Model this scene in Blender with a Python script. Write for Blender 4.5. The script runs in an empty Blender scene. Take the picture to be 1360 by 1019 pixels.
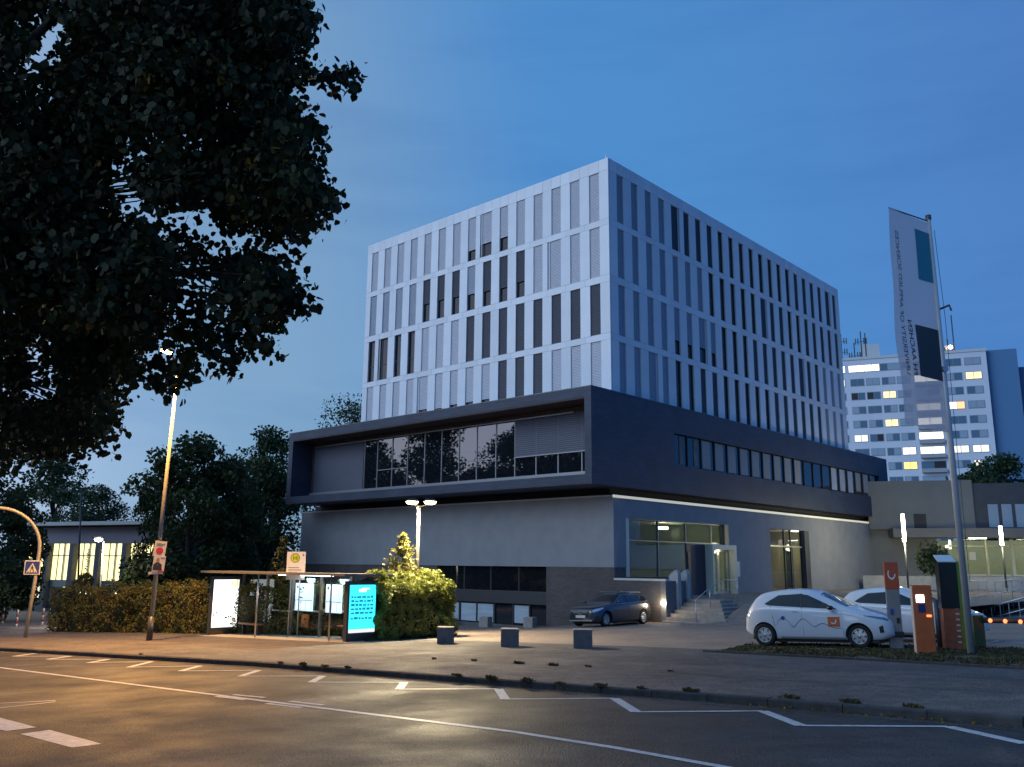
import bpy, bmesh, math, random
import numpy as np
from mathutils import Vector, Matrix, noise as mnoise
R = math.radians
random.seed(7); RNG = np.random.default_rng(7)
scene = bpy.context.scene
COL = scene.collection
# ------------------------------------------------------------------ camera
F_PX, PITCH, ROLL = 1161.6, R(11.65), R(0.47)
TH = R(42.37)
CZ = 1.75
FW = np.array([0, math.cos(PITCH), math.sin(PITCH)]); UPV = np.array([0, -math.sin(PITCH), math.cos(PITCH)]); XV = np.array([1., 0, 0])
XR = XV*math.cos(ROLL)+UPV*math.sin(ROLL); UR_ = -XV*math.sin(ROLL)+UPV*math.cos(ROLL)
CAMP = np.array([0, 0, CZ])
cam_d = bpy.data.cameras.new('camera'); cam = bpy.data.objects.new('camera', cam_d); COL.objects.link(cam)
cam_d.sensor_width = 36; cam_d.lens = F_PX/1360*36; cam_d.clip_end = 6000; cam_d.clip_start = .1
cam.matrix_world = Matrix(((XR[0], UR_[0], -FW[0], 0), (XR[1], UR_[1], -FW[1], 0), (XR[2], UR_[2], -FW[2], CZ), (0, 0, 0, 1)))
scene.camera = cam
scene.view_settings.view_transform = 'Standard'; scene.view_settings.look = 'None'
scene.view_settings.gamma = 1; scene.view_settings.exposure = 1.6
scene.cycles.use_denoising = True
scene.cycles.max_bounces = 6; scene.cycles.transparent_max_bounces = 8
scene.cycles.sample_clamp_indirect = 6
# ------------------------------------------------------------------ sky
world = bpy.data.worlds.new('World'); scene.world = world; world.use_nodes = True
wn = world.node_tree.nodes; wl = world.node_tree.links
bg = wn['Background']
SUN_AZ = (-0.95, 0.28)       # the sun went down on the left
SUN_EL = R(5)
sky = wn.new('ShaderNodeTexSky'); sky.sky_type = 'NISHITA'; sky.sun_disc = False
sky.sun_elevation = SUN_EL; sky.sun_rotation = math.atan2(SUN_AZ[0], SUN_AZ[1])
sky.altitude = 180; sky.air_density = 1.0; sky.dust_density = .3; sky.ozone_density = 5.0
# twilight: even blue in the east, paling to a pinkish white over the sunset
tc = wn.new('ShaderNodeTexCoord')
vd = wn.new('ShaderNodeVectorMath'); vd.operation = 'DOT_PRODUCT'; vd.inputs[1].default_value = (-.98, .15, -.12); wl.new(tc.outputs['Generated'], vd.inputs[0])
mr = wn.new('ShaderNodeMapRange'); mr.inputs['From Min'].default_value = -1; mr.inputs['From Max'].default_value = 1; wl.new(vd.outputs['Value'], mr.inputs[0])
tw = wn.new('ShaderNodeValToRGB'); cr = tw.color_ramp; cr.interpolation = 'EASE'
for i, (p, c) in enumerate(((0, (.010, .115, .46)), (.25, (.072, .195, .49)), (.5, (.075, .25, .56)), (.70, (.20, .335, .50)), (.85, (.40, .50, .72)), (1, (.66, .66, .84)))):
    e = cr.elements[i] if i < 2 else cr.elements.new(p)
    e.position = p; e.color = (*c, 1)
wl.new(mr.outputs[0], tw.inputs[0])
tws = wn.new('ShaderNodeMixRGB'); tws.blend_type = 'MULTIPLY'; tws.inputs[0].default_value = 1; tws.inputs[2].default_value = (3.3, 3.3, 3.3, 1); wl.new(tw.outputs[0], tws.inputs[1])
nis = wn.new('ShaderNodeMixRGB'); nis.blend_type = 'MULTIPLY'; nis.inputs[0].default_value = 1; nis.inputs[2].default_value = (.12, .12, .12, 1); wl.new(sky.outputs[0], nis.inputs[1])
sadd = wn.new('ShaderNodeMixRGB'); sadd.blend_type = 'ADD'; sadd.inputs[0].default_value = 1; wl.new(tws.outputs[0], sadd.inputs[1]); wl.new(nis.outputs[0], sadd.inputs[2])
# thin cloud veil
mp = wn.new('ShaderNodeMapping'); mp.inputs['Scale'].default_value = (1.2, 1.2, 7)
nz = wn.new('ShaderNodeTexNoise'); nz.inputs['Scale'].default_value = 2.2; nz.inputs['Detail'].default_value = 5; nz.inputs['Roughness'].default_value = .55
rp = wn.new('ShaderNodeValToRGB'); rp.color_ramp.elements[0].position = .45; rp.color_ramp.elements[1].position = .75
rp.color_ramp.elements[0].color = (1, 1, 1, 1); rp.color_ramp.elements[1].color = (.80, .86, .93, 1)
mx = wn.new('ShaderNodeMixRGB'); mx.blend_type = 'MULTIPLY'; mx.inputs[0].default_value = 1
wl.new(tc.outputs['Generated'], mp.inputs[0]); wl.new(mp.outputs[0], nz.inputs['Vector']); wl.new(nz.outputs[0], rp.inputs[0])
wl.new(sadd.outputs[0], mx.inputs[1]); wl.new(rp.outputs[0], mx.inputs[2]); wl.new(mx.outputs[0], bg.inputs[0])
bg.inputs[1].default_value = .10
# the last glow of the set sun
sun_d = bpy.data.lights.new('sun', 'SUN'); sun_d.energy = .55; sun_d.angle = R(45); sun_d.color = (.56, .75, 1)
sun = bpy.data.objects.new('sun', sun_d); COL.objects.link(sun); sun.location = (0, 0, 60)
sun.rotation_euler = Vector((.86, .50, -.42)).to_track_quat('-Z', 'Y').to_euler()

# ------------------------------------------------------------------ pixel -> ground helpers
def ray(px, py): return FW+XR*(px-680)/F_PX-UR_*(py-509.5)/F_PX
def sm(a, b, t):
    t = min(1, max(0, (t-a)/(b-a))); return t*t*(3-2*t)
def G(x, y):
    yy = min(y, 54); xx = max(-45, min(45, x))
    return .025*xx-.026*yy-.3*sm(39, 47, y)*(1-sm(1, 6, x))*sm(-12, -7, x)
def gp(px, py, dz=0.):
    d = ray(px, py); lo, hi = 1., 400.
    for i in range(50):
        m = (lo+hi)/2; p = CAMP+d*m
        if p[2]-dz > G(p[0], p[1]): lo = m
        else: hi = m
    return Vector(CAMP+d*lo)
def at_y(px, py, y): d = ray(px, py); return Vector(CAMP+d*(y/d[1]))
def at_z(px, py, z): d = ray(px, py); return Vector(CAMP+d*((z-CZ)/d[2]))
A = Vector((5.1835, 44.7005, 0))                       # tower corner
UR3 = Vector((math.cos(TH), -math.sin(TH), 0)); VR3 = Vector((math.sin(TH), math.cos(TH), 0))
def B2W(x, y, z=0): return A+UR3*x+VR3*y+Vector((0, 0, z))

# ------------------------------------------------------------------ materials
MATS = {}
def mat(name, col, rough=.6, metal=0., var=.12, scale=6., bump=0., bscale=None, spec=.5, ior=None, emit=None, estr=0., alpha=1., coat=0., detail=4, stretch=None, fine=None):
    if name in MATS: return MATS[name]
    m = bpy.data.materials.new(name); m.use_nodes = True; n = m.node_tree.nodes; l = m.node_tree.links
    b = n['Principled BSDF']; MATS[name] = m
    b.inputs['Roughness'].default_value = rough; b.inputs['Metallic'].default_value = metal
    b.inputs['Specular IOR Level'].default_value = spec
    if ior: b.inputs['IOR'].default_value = ior
    if coat: b.inputs['Coat Weight'].default_value = coat; b.inputs['Coat Roughness'].default_value = .05
    if alpha < 1: b.inputs['Alpha'].default_value = alpha
    c = (*col, 1)
    if var > 0 or bump > 0:
        t = n.new('ShaderNodeTexCoord'); src = t.outputs['Object']
        if stretch:
            mpn = n.new('ShaderNodeMapping'); mpn.inputs['Scale'].default_value = stretch; l.new(src, mpn.inputs[0]); src = mpn.outputs[0]
        z = n.new('ShaderNodeTexNoise'); z.inputs['Scale'].default_value = scale; z.inputs['Detail'].default_value = detail; l.new(src, z.inputs['Vector'])
        r = n.new('ShaderNodeValToRGB'); r.color_ramp.elements[0].position = .3; r.color_ramp.elements[1].position = .7
        r.color_ramp.elements[0].color = tuple(v*(1-var) for v in col)+(1,); r.color_ramp.elements[1].color = tuple(min(1, v*(1+var)) for v in col)+(1,)
        l.new(z.outputs[0], r.inputs[0]); out = r.outputs[0]
        if fine:
            z3 = n.new('ShaderNodeTexNoise'); z3.inputs['Scale'].default_value = fine[0]; z3.inputs['Detail'].default_value = 3; l.new(src, z3.inputs['Vector'])
            r3 = n.new('ShaderNodeValToRGB'); r3.color_ramp.elements[0].position = .35; r3.color_ramp.elements[1].position = .65
            r3.color_ramp.elements[0].color = (1-fine[1],)*3+(1,); r3.color_ramp.elements[1].color = (1, 1, 1, 1); l.new(z3.outputs[0], r3.inputs[0])
            mm = n.new('ShaderNodeMixRGB'); mm.blend_type = 'MULTIPLY'; mm.inputs[0].default_value = 1; l.new(out, mm.inputs[1]); l.new(r3.outputs[0], mm.inputs[2]); out = mm.outputs[0]
        l.new(out, b.inputs['Base Color'])
        if bump > 0:
            z2 = n.new('ShaderNodeTexNoise'); z2.inputs['Scale'].default_value = bscale or scale*6; z2.inputs['Detail'].default_value = 5; l.new(src, z2.inputs['Vector'])
            bp = n.new('ShaderNodeBump'); bp.inputs['Strength'].default_value = bump; bp.inputs['Distance'].default_value = .02
            l.new(z2.outputs[0], bp.inputs['Height']); l.new(bp.outputs[0], b.inputs['Normal'])
    else: b.inputs['Base Color'].default_value = c
    if emit: b.inputs['Emission Color'].default_value = (*emit, 1); b.inputs['Emission Strength'].default_value = estr
    return m
def brick_mat(name, c1, c2, mortar, bw, bh, msize, rough=.8, axis='XZ', bump=.5, off=.5):
    m = bpy.data.materials.new(name); m.use_nodes = True; n = m.node_tree.nodes; l = m.node_tree.links; MATS[name] = m
    b = n['Principled BSDF']; b.inputs['Roughness'].default_value = rough
    t = n.new('ShaderNodeTexCoord'); sx = n.new('ShaderNodeSeparateXYZ'); cx = n.new('ShaderNodeCombineXYZ'); l.new(t.outputs['Object'], sx.inputs[0])
    if axis == 'XZ':
        ad = n.new('ShaderNodeMath'); ad.operation = 'ADD'; l.new(sx.outputs[0], ad.inputs[0]); l.new(sx.outputs[1], ad.inputs[1]); l.new(ad.outputs[0], cx.inputs[0]); l.new(sx.outputs[2], cx.inputs[1])
    else: l.new(sx.outputs[0], cx.inputs[0]); l.new(sx.outputs[1], cx.inputs[1])
    k = n.new('ShaderNodeTexBrick'); k.inputs['Scale'].default_value = 1; k.inputs['Brick Width'].default_value = bw; k.inputs['Row Height'].default_value = bh; k.inputs['Mortar Size'].default_value = msize
    k.offset = off; k.inputs['Color1'].default_value = (*c1, 1); k.inputs['Color2'].default_value = (*c2, 1); k.inputs['Mortar'].default_value = (*mortar, 1); k.inputs['Bias'].default_value = 0
    l.new(cx.outputs[0], k.inputs['Vector'])
    z = n.new('ShaderNodeTexNoise'); z.inputs['Scale'].default_value = .7; z.inputs['Detail'].default_value = 6; l.new(t.outputs['Object'], z.inputs['Vector'])
    r = n.new('ShaderNodeValToRGB'); r.color_ramp.elements[0].position = .3; r.color_ramp.elements[1].position = .7; r.color_ramp.elements[0].color = (.7, .7, .7, 1); l.new(z.outputs[0], r.inputs[0])
    mm = n.new('ShaderNodeMixRGB'); mm.blend_type = 'MULTIPLY'; mm.inputs[0].default_value = 1; l.new(k.outputs[0], mm.inputs[1]); l.new(r.outputs[0], mm.inputs[2]); l.new(mm.outputs[0], b.inputs['Base Color'])
    bp = n.new('ShaderNodeBump'); bp.inputs['Strength'].default_value = bump; bp.inputs['Distance'].default_value = .01; bp.invert = True
    l.new(k.outputs['Fac'], bp.inputs['Height']); l.new(bp.outputs[0], b.inputs['Normal'])
    return m
def emis(name, col, s):
    if name in MATS: return MATS[name]
    m = bpy.data.materials.new(name); m.use_nodes = True; n = m.node_tree.nodes; MATS[name] = m
    b = n['Principled BSDF']; b.inputs['Base Color'].default_value = (*[min(.8, c) for c in col], 1); b.inputs['Emission Color'].default_value = (*col, 1); b.inputs['Emission Strength'].default_value = s
    return m
def glass(name, tint=(.02, .03, .04), trans=.0, ior=1.9, rough=.02):
    """window glass: reflecting, partly see-through"""
    if name in MATS: return MATS[name]
    m = bpy.data.materials.new(name); m.use_nodes = True; n = m.node_tree.nodes; l = m.node_tree.links; MATS[name] = m
    b = n['Principled BSDF']; b.inputs['Base Color'].default_value = (*tint, 1); b.inputs['Roughness'].default_value = rough; b.inputs['IOR'].default_value = ior
    if trans > 0:
        tr = n.new('ShaderNodeBsdfTransparent'); tr.inputs[0].default_value = (.86, .92, .9, 1)
        gl = n.new('ShaderNodeBsdfGlossy'); gl.inputs['Roughness'].default_value = rough
        lw = n.new('ShaderNodeLayerWeight'); pw_ = n.new('ShaderNodeMath'); pw_.operation = 'POWER'; pw_.inputs[1].default_value = 4.5; l.new(lw.outputs['Facing'], pw_.inputs[0]); r0 = ((ior-1)/(ior+1))**2; fr = n.new('ShaderNodeMath'); fr.operation = 'MULTIPLY_ADD'; fr.inputs[1].default_value = 1-r0; fr.inputs[2].default_value = r0; l.new(pw_.outputs[0], fr.inputs[0])
        ms = n.new('ShaderNodeMixShader'); l.new(fr.outputs[0], ms.inputs[0]); l.new(tr.outputs[0], ms.inputs[1]); l.new(gl.outputs[0], ms.inputs[2])
        m2 = n.new('ShaderNodeMixShader'); m2.inputs[0].default_value = trans; l.new(b.outputs[0], m2.inputs[1]); l.new(ms.outputs[0], m2.inputs[2])
        l.new(m2.outputs[0], n['Material Output'].inputs[0])
    return m
def leaf_mat(name, c1, c2, rough=.55, trans=.25, scale=.8):
    m = bpy.data.materials.new(name); m.use_nodes = True; n = m.node_tree.nodes; l = m.node_tree.links; MATS[name] = m
    b = n['Principled BSDF']; b.inputs['Roughness'].default_value = rough; b.inputs['Specular IOR Level'].default_value = .3
    t = n.new('ShaderNodeTexCoord'); z = n.new('ShaderNodeTexNoise'); z.inputs['Scale'].default_value = scale; z.inputs['Detail'].default_value = 6; l.new(t.outputs['Object'], z.inputs['Vector'])
    r = n.new('ShaderNodeValToRGB'); r.color_ramp.elements[0].position = .32; r.color_ramp.elements[1].position = .68; r.color_ramp.elements[0].color = (*c1, 1); r.color_ramp.elements[1].color = (*c2, 1)
    l.new(z.outputs[0], r.inputs[0]); l.new(r.outputs[0], b.inputs['Base Color'])
    tl = n.new('ShaderNodeBsdfTranslucent'); l.new(r.outputs[0], tl.inputs[0])
    ms = n.new('ShaderNodeMixShader'); ms.inputs[0].default_value = trans; l.new(b.outputs[0], ms.inputs[1]); l.new(tl.outputs[0], ms.inputs[2]); l.new(ms.outputs[0], n['Material Output'].inputs[0])
    return m

# ------------------------------------------------------------------ mesh helpers
class MB:
    def __init__(s): s.v = []; s.f = []
    def add(s, vs, fs):
        o = len(s.v); s.v += [tuple(v) for v in vs]; s.f += [tuple(i+o for i in f) for f in fs]; return s
    def box(s, x0, x1, y0, y1, z0, z1, M=None):
        vs = [Vector(p) for p in ((x0, y0, z0), (x1, y0, z0), (x1, y1, z0), (x0, y1, z0), (x0, y0, z1), (x1, y0, z1), (x1, y1, z1), (x0, y1, z1))]
        if M is not None: vs = [M @ v for v in vs]
        return s.add(vs, [(0, 3, 2, 1), (4, 5, 6, 7), (0, 1, 5, 4), (1, 2, 6, 5), (2, 3, 7, 6), (3, 0, 4, 7)])
    def quad(s, a, b, c, d): return s.add([a, b, c, d], [(0, 1, 2, 3)])
    def tube(s, pts, r, n=8, cap=True):
        pts = [Vector(p) for p in pts]; rs = r if isinstance(r, (list, tuple)) else [r]*len(pts); o = []
        prev = None
        for i, p in enumerate(pts):
            t = (pts[min(i+1, len(pts)-1)]-pts[max(i-1, 0)]).normalized()
            a = (prev-t*prev.dot(t)) if prev else (Vector((0, 0, 1)) if abs(t.z) < .9 else Vector((1, 0, 0))); a = (a-t*a.dot(t)).normalized(); prev = a
            b = t.cross(a)
            o += [p+(a*math.cos(k*2*math.pi/n)+b*math.sin(k*2*math.pi/n))*rs[i] for k in range(n)]
        fs = [(i*n+k, i*n+(k+1) % n, (i+1)*n+(k+1) % n, (i+1)*n+k) for i in range(len(pts)-1) for k in range(n)]
        if cap: fs += [tuple(range(n-1, -1, -1)), tuple((len(pts)-1)*n+k for k in range(n))]
        return s.add(o, fs)
    def lathe(s, prof, n=24, M=None):
        o = []
        for r, z in prof:
            for k in range(n):
                v = Vector((r*math.cos(k*2*math.pi/n), r*math.sin(k*2*math.pi/n), z)); o.append(M @ v if M is not None else v)
        return s.add(o, [(i*n+k, i*n+(k+1) % n, (i+1)*n+(k+1) % n, (i+1)*n+k) for i in range(len(prof)-1) for k in range(n)])
    def poly(s, pts): return s.add(pts, [tuple(range(len(pts)))])
    def prism(s, pts, off):
        off = Vector(off); n = len(pts); a = [Vector(p) for p in pts]; b = [p+off for p in a]
        return s.add(a+b, [tuple(range(n-1, -1, -1)), tuple(range(n, 2*n))]+[(i, (i+1) % n, n+(i+1) % n, n+i) for i in range(n)])
    def mesh(s, name, m, smooth=False, fix=True):
        me = bpy.data.meshes.new(name); me.from_pydata(s.v, [], s.f); me.update()
        if fix:
            bm = bmesh.new(); bm.from_mesh(me); bmesh.ops.recalc_face_normals(bm, faces=bm.faces); bm.to_mesh(me); bm.free()
        if smooth:
            for p in me.polygons: p.use_smooth = True
        if m: me.materials.append(m)
        return me
    def build(s, name, m, parent=None, smooth=False, bevel=0, fix=True):
        o = link(name, s.mesh(name, m, smooth, fix), parent)
        if bevel:
            b = o.modifiers.new('bevel', 'BEVEL'); b.width = bevel; b.segments = 2; b.limit_method = 'ANGLE'
        return o
def link(name, me, parent=None, loc=None, rot=None):
    o = bpy.data.objects.new(name, me); COL.objects.link(o)
    if parent: o.parent = parent
    if loc: o.location = loc
    if rot: o.rotation_euler = rot
    return o
def tag(o, label, cat, group=None):
    o['label'] = label; o['category'] = cat
    if group: o['group'] = group
    return o
def thing(name, label, cat, loc=(0, 0, 0), rotz=0, group=None, rot=None):
    o = link(name, None, None, Vector(loc)); o.rotation_euler = rot or (0, 0, rotz); o.empty_display_size = .3
    return tag(o, label, cat, group)
def struct(o): o['kind'] = 'structure'; return o
def stuff(o): o['kind'] = 'stuff'; return o
def dup(root, loc, rot=None, label=None, scale=None):
    r = root.copy(); COL.objects.link(r); r.location = loc
    if rot is not None: r.rotation_euler = rot
    if scale: r.scale = scale
    if label: r['label'] = label
    for ch in list(root.children):
        c = ch.copy(); COL.objects.link(c); c.parent = r
        for g in list(ch.children): d = g.copy(); COL.objects.link(d); d.parent = c
    return r
def point(name, loc, col, w, rad=.08, parent=None):
    d = bpy.data.lights.new(name, 'POINT'); d.energy = w; d.color = col; d.shadow_soft_size = rad
    o = bpy.data.objects.new(name, d); COL.objects.link(o); o.location = loc
    if parent: o.parent = parent
    return o
def spot(name, loc, col, w, ang=150, blend=.6, rad=.08, parent=None, aim=(0, 0, -1)):
    d = bpy.data.lights.new(name, 'SPOT'); d.energy = w; d.color = col; d.shadow_soft_size = rad; d.spot_size = R(ang); d.spot_blend = blend
    o = bpy.data.objects.new(name, d); COL.objects.link(o); o.location = loc; o.rotation_euler = Vector(aim).to_track_quat('-Z', 'Y').to_euler()
    if parent: o.parent = parent
    return o
def text_mesh(body, size, m, name, parent=None, M=None, bold=0., align='LEFT'):
    c = bpy.data.curves.new(name, 'FONT'); c.body = body; c.size = size; c.offset = bold; c.align_x = align
    o = bpy.data.objects.new(name, c); COL.objects.link(o)
    dg = bpy.context.evaluated_depsgraph_get(); me = bpy.data.meshes.new_from_object(o.evaluated_get(dg)); bpy.data.objects.remove(o)
    if M is not None: me.transform(M)
    me.materials.clear(); me.materials.append(m); me.name = name
    return link(name, me, parent)
def leaves_mesh(name, pts, size, m, shape=6, droop=.3, var=.35, up=.0, nrm=None):
    """many small leaf-shaped faces at pts"""
    pts = np.asarray(pts); n = len(pts)
    d = RNG.normal(size=(n, 3)); d[:, 2] -= droop; d /= np.linalg.norm(d, axis=1)[:, None]
    e = RNG.normal(size=(n, 3)); e[:, 2] += up
    if nrm is not None: e = e*.7+nrm
    b = np.cross(d, e); b /= np.linalg.norm(b, axis=1)[:, None]+1e-9
    c = np.cross(b, d)
    s = size*(1+var*(RNG.random(n)*2-1)); s = s[:, None]
    if shape == 4: prof = [(0, 0, 0), (.5, .36, .06), (1, 0, 0), (.5, -.36, .06)]
    else: prof = [(0, 0, 0), (.22, .40, .05), (.62, .40, .05), (1.05, 0, -.05), (.62, -.40, .05), (.22, -.40, .05)]
    k = len(prof); V = np.empty((n, k, 3))
    for i, (a, w, h) in enumerate(prof): V[:, i] = pts+d*a*s+b*w*s+c*h*s
    me = bpy.data.meshes.new(name); me.vertices.add(n*k); me.vertices.foreach_set('co', V.reshape(-1).astype(np.float32))
    me.loops.add(n*k); me.loops.foreach_set('vertex_index', np.arange(n*k, dtype=np.int32))
    me.polygons.add(n); me.polygons.foreach_set('loop_start', np.arange(0, n*k, k, dtype=np.int32)); me.polygons.foreach_set('loop_total', np.full(n, k, dtype=np.int32))
    me.update(calc_edges=True); me.materials.append(m)
    return me

# ------------------------------------------------------------------ material set
def asphalt(name, col, rough, spec, grain, wear):
    m = bpy.data.materials.new(name); m.use_nodes = True; n = m.node_tree.nodes; l = m.node_tree.links; MATS[name] = m
    b = n['Principled BSDF']; b.inputs['Specular IOR Level'].default_value = spec
    t = n.new('ShaderNodeTexCoord'); src = t.outputs['Object']
    def noise(scale, detail, lo, hi, c0, c1, vec=src):
        z = n.new('ShaderNodeTexNoise'); z.inputs['Scale'].default_value = scale; z.inputs['Detail'].default_value = detail; l.new(vec, z.inputs['Vector'])
        r = n.new('ShaderNodeValToRGB'); r.color_ramp.elements[0].position = lo; r.color_ramp.elements[1].position = hi; r.color_ramp.elements[0].color = (*c0, 1); r.color_ramp.elements[1].color = (*c1, 1); l.new(z.outputs[0], r.inputs[0]); return r.outputs[0], z.outputs[0]
    def mul(a_, b_):
        q = n.new('ShaderNodeMixRGB'); q.blend_type = 'MULTIPLY'; q.inputs[0].default_value = 1; l.new(a_, q.inputs[1]); l.new(b_, q.inputs[2]); return q.outputs[0]
    mp_ = n.new('ShaderNodeMapping'); mp_.inputs['Rotation'].default_value = (0, 0, R(40)); mp_.inputs['Scale'].default_value = (.10, 1.3, 1); l.new(src, mp_.inputs[0])
    base, _ = noise(.35, 8, .3, .7, tuple(c*.72 for c in col), tuple(c*1.25 for c in col))
    band, _ = noise(1.0, 4, .35, .65, (1-wear,)*3, (1, 1, 1), mp_.outputs[0])
    speck, sv = noise(grain, 2, .38, .62, (.45, .45, .46), (1.5, 1.48, 1.45))
    crack, _ = noise(2.3, 9, .485, .5, (1, 1, 1), (.80, .80, .80))
    l.new(mul(mul(mul(base, band), speck), crack), b.inputs['Base Color'])
    rr_, _ = noise(.8, 6, .3, .7, (rough-.10,)*3, (rough+.14,)*3); l.new(rr_, b.inputs['Roughness'])
    v = n.new('ShaderNodeTexVoronoi'); v.inputs['Scale'].default_value = grain*1.1; l.new(src, v.inputs['Vector'])
    bp = n.new('ShaderNodeBump'); bp.inputs['Strength'].default_value = .75; bp.inputs['Distance'].default_value = .012; l.new(v.outputs['Distance'], bp.inputs['Height']); l.new(bp.outputs[0], b.inputs['Normal'])
    return m
M_asph = asphalt('asphalt', (.060, .055, .052), .62, .25, 42, .35)
M_walk = asphalt('pavement_asphalt', (.14, .125, .112), .8, .3, 38, .12)
M_paint = mat('road_paint', (.62, .62, .60), .55, var=.22, scale=9, detail=8, fine=(70, .35))
M_kerb = mat('kerb_stone', (.055, .053, .052), .85, var=.35, scale=5, bump=.5, bscale=40)
M_pave = brick_mat('forecourt_setts', (.22, .17, .14), (.30, .235, .19), (.10, .085, .075), .20, .10, .008, axis='XY', bump=.4)
M_soil = mat('earth', (.05, .045, .025), .95, var=.4, scale=3, bump=.5)
M_white_panel = mat('white_facade_panel', (.66, .69, .74), .42, var=.045, scale=.6)
M_core = mat('dark_core', (.03, .03, .035), .8, var=0)
M_frame = mat('window_frame_grey', (.05, .052, .06), .45, var=0)
M_frame_l = mat('window_frame_light', (.28, .28, .29), .4, metal=.5, var=0)
M_blind_l = mat('blind_light', (.50, .50, .56), .5, var=.05, scale=3)
M_blind_m = mat('blind_mid', (.32, .35, .42), .5, var=.06, scale=3)
M_blind_d = mat('blind_dark', (.04, .04, .06), .45, var=.06, scale=3)
M_glass = glass('window_glass', (.012, .014, .02), 0, 1.75)
M_glass_refl = glass('coated_glass', (.010, .011, .016), 0, 3.0, .015)
M_glass_clear = glass('clear_glass', (.02, .03, .03), .93, 1.5, .02)
M_slate = brick_mat('slate_cladding', (.034, .046, .080), (.048, .062, .102), (.020, .027, .045), .60, .15, .008, rough=.6, bump=.35)
M_soffit = mat('soffit', (.10, .075, .065), .7, var=.1)
M_render = mat('grey_render', (.27, .275, .29), .9, var=.08, scale=1.2, bump=.25, bscale=160, fine=(220, .12))
M_brick = brick_mat('dark_brick', (.085, .068, .066), (.125, .10, .095), (.11, .105, .10), .25, .075, .010, bump=.5)
M_conc = mat('concrete', (.36, .35, .34), .85, var=.12, scale=3, bump=.2)
M_conc_d = mat('dark_concrete', (.12, .12, .125), .85, var=.2, scale=5, bump=.3)
M_steel = mat('galvanised_steel', (.45, .45, .46), .42, metal=.8, var=.1, scale=12)
M_steel_d = mat('dark_steel', (.06, .062, .066), .45, metal=.3, var=.1, scale=10)
M_tyre = mat('tyre_rubber', (.015, .015, .016), .85, var=.1)
M_bark = mat('bark', (.06, .048, .036), .95, var=.35, scale=7, bump=.8, bscale=25, stretch=(1, 1, .25))
L_lime = leaf_mat('lime_leaves', (.014, .019, .006), (.030, .036, .011), .7, .25)
L_autumn = leaf_mat('turning_leaves', (.22, .14, .02), (.30, .17, .03), .6, .3)
L_dark = leaf_mat('dark_leaves', (.022, .038, .014), (.05, .075, .022), .6, .2, .5)
L_dark2 = leaf_mat('dark_green_leaves', (.020, .042, .018), (.04, .075, .028), .6, .2, .5)
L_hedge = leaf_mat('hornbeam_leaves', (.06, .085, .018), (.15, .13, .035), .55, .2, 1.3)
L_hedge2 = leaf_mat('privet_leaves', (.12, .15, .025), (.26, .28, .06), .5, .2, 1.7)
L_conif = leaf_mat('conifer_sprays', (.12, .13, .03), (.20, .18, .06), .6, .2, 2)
L_grass = leaf_mat('grass_blades', (.03, .038, .012), (.075, .07, .03), .7, .2, 2)
L_weed = leaf_mat('dry_weeds', (.06, .055, .02), (.13, .10, .04), .7, .2, 4)
# ------------------------------------------------------------------ ground, road, pavement, kerb
ROAD = -.12
kp = [gp(*p, ROAD) for p in ((0, 865), (340, 885.5), (680, 912), (1020, 938.5), (1360, 967))]
kp = [kp[0]+Vector((-.80, .60, 0))*90, kp[0]+Vector((-.80, .60, 0))*20]+kp+[kp[-1]+Vector((.735, -.678, 0))*20, kp[-1]+Vector((.735, -.678, 0))*90]
KL = [(Vector((p.x, p.y))) for p in kp]
N0 = Vector((.66, .751))
def kerb_pts(step):
    out = []
    for a, b in zip(KL[:-1], KL[1:]):
        n = max(1, int((b-a).length/step)); out += [a+(b-a)*(i/n) for i in range(n)]
    return out+[KL[-1]]
def sheet(name, ts, dz, m, step=1.5, smax=None, smin=None):
    ks = kerb_pts(step)
    if smin is not None: ks = [k for k in ks if smin <= k.x <= smax]
    mb = MB()
    for k in ks:
        for t in ts:
            p = k+N0*t; mb.v.append((p.x, p.y, G(p.x, p.y)+dz))
    n = len(ts)
    mb.f = [(i*n+j, (i+1)*n+j, (i+1)*n+j+1, i*n+j+1) for i in range(len(ks)-1) for j in range(n-1)]
    return struct(mb.build(name, m))
sheet('road', [0.02, -.3, -2, -4, -6, -8, -11.5], ROAD, M_asph)
sheet('near_pavement', [-11.5, -14, -20, -30, -60], .0, M_walk, 4)
sheet('forecourt', [.16]+[1.5*i for i in range(1, 40)]+[65, 80, 110, 160], 0, M_pave, 1.5)
sheet('pavement', [.16, 2, 4.6], .004, M_walk, 1.5); sheet('inner_pavement', [4.6, 6, 8, 9.1], .004, asphalt('inner_pavement_asphalt', (.105, .10, .10), .8, .3, 38, .15), 1.5)
sheet('gutter', [.015, -.30], ROAD+.004, asphalt('gutter_concrete', (.105, .095, .088), .8, .25, 40, .25), 1.5)
mb = MB(); mb.quad((-2500, -2500, -9), (2500, -2500, -9), (2500, 2500, -9), (-2500, 2500, -9)); struct(mb.build('ground', M_soil))
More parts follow.
